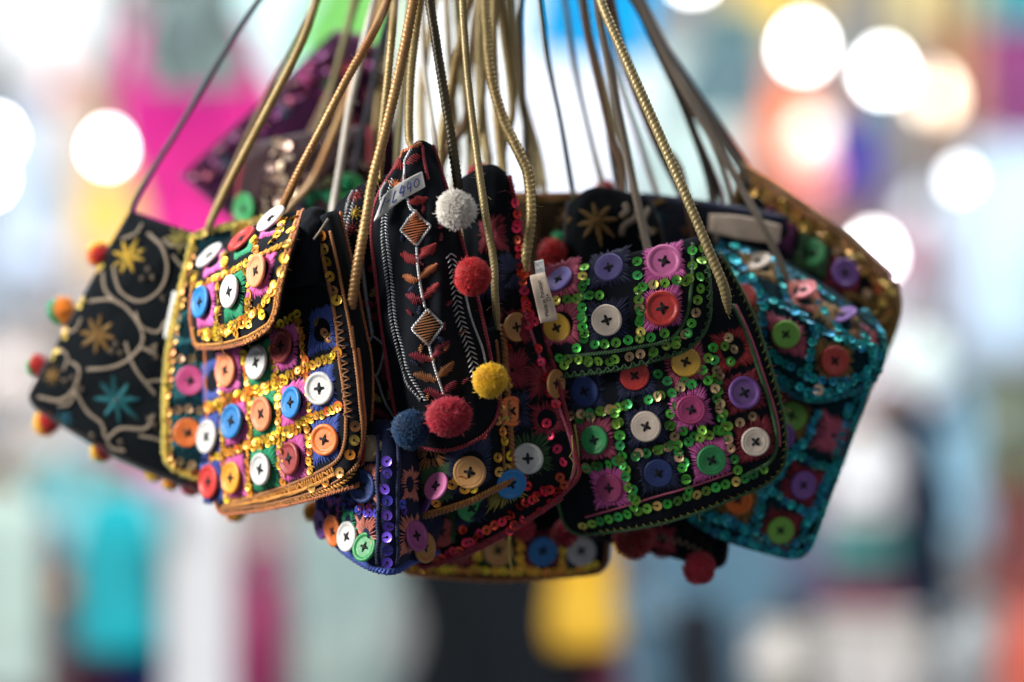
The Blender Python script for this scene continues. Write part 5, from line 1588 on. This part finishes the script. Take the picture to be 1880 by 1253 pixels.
# lower right
hc('hanging_cloth', 'white cloth right of the teal pouch', (1540, 560, 1720, 830), 4800, (228, 226, 234), folds=3)
ga('hanging_tunic', 'navy tunic hanging aslant at lower right', (1640, 730, 1770, 1160), 4300, (14, 38, 62), 'tunic', .55, 1.0, rot=-8)
hc('hanging_cloth', 'steel blue cloth beside the navy tunic', (1690, 690, 1820, 1010), 4700, (135, 178, 195), folds=3, slant=-60)
hc('hanging_cloth', 'khaki cloth at the right edge', (1795, 690, 1960, 890), 4000, (120, 130, 105), folds=3)
hc('hanging_cloth', 'brick rose cloth below the khaki cloth', (1805, 870, 1960, 1090), 4000, (150, 88, 80), folds=3)
hc('hanging_cloth', 'coral cloth at the lower right corner', (1840, 1080, 1960, 1330), 4000, (245, 105, 85), folds=3)
ga('hanging_tunic', 'white blouse with mint hem at lower right', (1515, 800, 1655, 960), 4000, (240, 240, 242), 'blouse', .4)
ga('hanging_tunic', 'mint top below the white blouse', (1520, 935, 1640, 1040), 4100, (120, 212, 200), 'blouse', 0)
ga('hanging_tunic', 'rose skirt below the mint top', (1520, 1035, 1650, 1140), 4200, (165, 80, 122), 'skirt', 0)
hc('hanging_cloth', 'dusky mauve cloth left of the white blouse', (1440, 880, 1535, 1080), 4900, (115, 88, 120), folds=3)
hc('hanging_cloth', 'indigo cloth low under the dusky mauve cloth', (1420, 1050, 1540, 1190), 4600, (36, 36, 84), folds=3)
hc('hanging_cloth', 'slate blue curtain under the right pouches', (1105, 930, 1460, 1340), 4400, (74, 102, 122), folds=6)
hc('hanging_cloth', 'charcoal cloth at the bottom right of centre', (1230, 1110, 1340, 1340), 4100, (44, 48, 60), folds=3)
hc('hanging_cloth', 'beige white bundle at the bottom, left of the rose skirt', (1375, 1150, 1500, 1340), 3900, (212, 206, 200), folds=3)
hc('hanging_cloth', 'broad cream bundle under the rose skirt', (1500, 1125, 1690, 1340), 3800, (215, 208, 198), folds=3)
hc('hanging_cloth', 'pale grey cloth at the bottom right', (1725, 1100, 1850, 1340), 4300, (205, 210, 212), folds=3)
# lower middle and left
hc('hanging_cloth', 'dark slate curtain at the bottom centre', (728, 960, 1050, 1340), 3500, (8, 16, 24), folds=5)
ga('hanging_trousers', 'denim blue trousers in front of the dark slate curtain', (835, 1075, 960, 1400), 3550, (36, 58, 84), 'trousers', legs=True)
ga('hanging_tunic', 'bright yellow top at the bottom centre', (1018, 1000, 1132, 1190), 3500, (228, 165, 20), 'top', 0, 1.25)
ga('hanging_tunic', 'dull red skirt below the bright yellow top', (1030, 1165, 1140, 1300), 3600, (130, 55, 75), 'skirt', 0)
hc('hanging_cloth', 'pale mint grey curtain at the bottom left of centre', (535, 900, 746, 1340), 3800, (190, 206, 200), folds=4)
hc('hanging_cloth', 'pink cloth at the bottom beside the pale mint grey curtain', (425, 1010, 525, 1340), 4100, (190, 60, 118), folds=3)
hc('hanging_cloth', 'grey rose cloth above the pink cloth', (400, 900, 560, 1080), 4600, (170, 155, 158), folds=3)
ga('hanging_tunic', 'long white tunic at the bottom left', (300, 880, 430, 1330), 3600, (240, 240, 244), 'tunic', 0, 1.0)
ga('hanging_tunic', 'turquoise tunic at the lower left', (120, 900, 315, 1200), 3700, (0, 190, 205), 'tunic', .4, 1.0, sleeve_rgb=(150, 228, 234))
hc('hanging_cloth', 'pale cyan cloth above the turquoise tunic', (25, 850, 250, 960), 4000, (150, 228, 232), folds=3)
hc('hanging_cloth', 'candy pink cloth above the long white tunic', (180, 815, 350, 950), 4200, (250, 105, 185), folds=3)
hc('hanging_cloth', 'dim mauve brown cloth left of the turquoise tunic', (50, 930, 165, 1340), 4500, (112, 88, 92), folds=3)
hc('hanging_cloth', 'terracotta cloth low left of the turquoise tunic', (85, 1060, 140, 1130), 4300, (150, 85, 60), folds=2)
ga('hanging_tunic', 'pale mint tunic at the left edge', (-60, 900, 78, 1270), 3600, (214, 236, 226), 'tunic', 0, 1.1)
hc('hanging_cloth', 'indigo blue cloth at the bottom under the turquoise tunic', (195, 1185, 305, 1340), 3900, (40, 50, 125), folds=3)
hc('hanging_cloth', 'maroon cloth at the bottom left', (110, 1170, 210, 1340), 4200, (95, 40, 60), folds=3)
# bulbs
for (lb, x, y, d, r, c, st) in (('white bulb cut by the left edge', -8, 255, 6000, 20, (255, 255, 255), 26), ('white bulb cut by the left edge, lower of two', -25, 330, 7600, 11, (255, 255, 255), 50),
                                ('white bulb left of the magenta drape', 198, 275, 6000, 19, (255, 255, 255), 26), ('large white bulb at upper right, left of the pair', 1475, 90, 7800, 22, (255, 255, 255), 26),
                                ('large white bulb at upper right, right of the pair', 1622, 135, 7800, 21, (255, 255, 255), 26), ('warm bulb just below the large white pair', 1715, 180, 7600, 26, (255, 232, 200), 9),
                                ('faint warm bulb over the salmon cloth', 1492, 262, 7000, 34, (255, 225, 190), 1.6), ('white bulb by the pale blue cloth at right', 1762, 330, 5600, 15, (245, 250, 255), 9),
                                ('white bulb behind the right edge of the gold trimmed pouch', 1603, 470, 6800, 18, (255, 255, 255), 26), ('white bulb at the top edge right of the straps', 1272, -52, 7800, 20, (255, 255, 255), 26),
                                ('dim mint bulb right of the teal pouch', 1702, 660, 5600, 36, (205, 245, 230), .75)):
    bulb(lb, x, y, d, r, c, st)


# tied cloth bundles and small goods between the hangings
def bundle(label, px, py, r_px, depth, rgb):
    c = P(px, py, depth)
    Rb = r_px * KPX * (DIST + depth * .001)
    root = empty('cloth_bundle', c - np.array([0, 0, Rb]), label, 'bundle', 'tied cloth bundles in the market behind')
    r = random.Random(label)
    m = plain(tint_name(rgb), lin([v * .9 + 20 for v in rgb]))
    V, F, uv = [], [], []
    ns, nv = 24, 14
    ph = r.uniform(0, 6); asp = r.uniform(.8, 1.25)
    for j in range(nv):
        t = j / (nv - 1)
        prof_ = math.sin(math.pi * min(.93, .06 + t * .9)) ** .75 * (1 - .25 * t)
        for k in range(ns):
            an = 2 * math.pi * k / ns
            f = 1 + .13 * math.sin(an * 3 + ph + t * 2) + .07 * math.sin(an * 7 + ph * 2) + .06 * math.sin(t * 9 + an)
            V.append((math.cos(an) * Rb * prof_ * f * asp, math.sin(an) * Rb * .7 * prof_ * f, Rb * 2 * t * .95)); uv.append((k / ns * Rb * 5, t * Rb * 2))
    for j in range(nv - 1):
        for k in range(ns):
            F.append((j * ns + k, j * ns + (k + 1) % ns, (j + 1) * ns + (k + 1) % ns, (j + 1) * ns + k))
    F.append(tuple(range(ns - 1, -1, -1))); F.append(tuple((nv - 1) * ns + k for k in range(ns)))
    part('body', mesh_np('body', V, F, [m], uv), root)
    gk = Geo()
    t = np.linspace(0, 2 * math.pi, 20)
    gk.tube(np.stack([np.cos(t) * Rb * .24 * asp, np.sin(t) * Rb * .18, 0 * t + Rb * 1.88], 1), Rb * .07, 6)
    part('knot', mesh_np('knot', np.concatenate(gk.V), gk.faces(), [m]), root)


for (lb, x, y, rp, d, c) in (('small slate bundle above the magenta drape', 332, 62, 30, 1500, (95, 112, 118)), ('dark grey bundle at the top edge over the grey green cloth', 405, 5, 26, 1500, (90, 105, 108)),
                             ('dull red bundle under the white awning', 118, 160, 38, 3900, (190, 120, 110)), ('coral bundle under the salmon cloth', 1505, 335, 46, 3900, (240, 140, 130)), ('rose bundle in the middle of the right side', 1662, 470, 40, 3900, (200, 140, 155)),
                             ('pale mint bundle right of the teal pouch', 1690, 640, 46, 2500, (205, 235, 225)), ('pinkish white bundle below the pale mint bundle', 1598, 770, 46, 2400, (235, 205, 222)), ('slate bundle beside the khaki cloth', 1738, 760, 34, 2000, (70, 100, 118)),
                             ('brown bundle left of the indigo cloth', 1440, 1130, 36, 2100, (90, 80, 82)), ('steel grey bundle on the slate blue curtain', 1200, 1120, 44, 1700, (95, 125, 140)), ('dusky mauve bundle beside the yellow top', 1165, 1030, 34, 1800, (95, 95, 112)),
                             ('dark rose bundle above the pink cloth', 492, 1045, 32, 1700, (120, 85, 95)), ('light pink bundle above the long white tunic', 300, 880, 44, 1600, (250, 175, 215)), ('peach bundle above the pale cyan cloth', 70, 850, 44, 2600, (238, 200, 180)),
                             ('rose white bundle at the left edge', 20, 690, 55, 3600, (240, 222, 216)), ('lilac bundle low on the lavender cloth', 60, 470, 46, 3600, (190, 200, 225)), ('rust bundle left of the turquoise tunic', 112, 1085, 30, 1600, (150, 90, 65)),
                             ('grey violet bundle beside the rust bundle', 92, 990, 36, 1700, (112, 100, 118)), ('white bundle on the white blouse', 1590, 905, 44, 1700, (245, 245, 245)), ('dark navy bundle below the navy tunic', 1715, 1130, 40, 1800, (20, 45, 66)),
                             ('cream bundle at the bottom left of the rose skirt', 1430, 1215, 56, 1600, (222, 216, 208)), ('grey bundle beside the coral cloth', 1770, 1190, 50, 1700, (196, 202, 206)), ('pale blue bundle right of the violet cloth', 1700, 400, 46, 3900, (205, 212, 225)),
                             ('sage bundle on the khaki cloth', 1850, 780, 40, 1500, (135, 145, 125))):
    bundle(lb, x, y, rp, d, c)
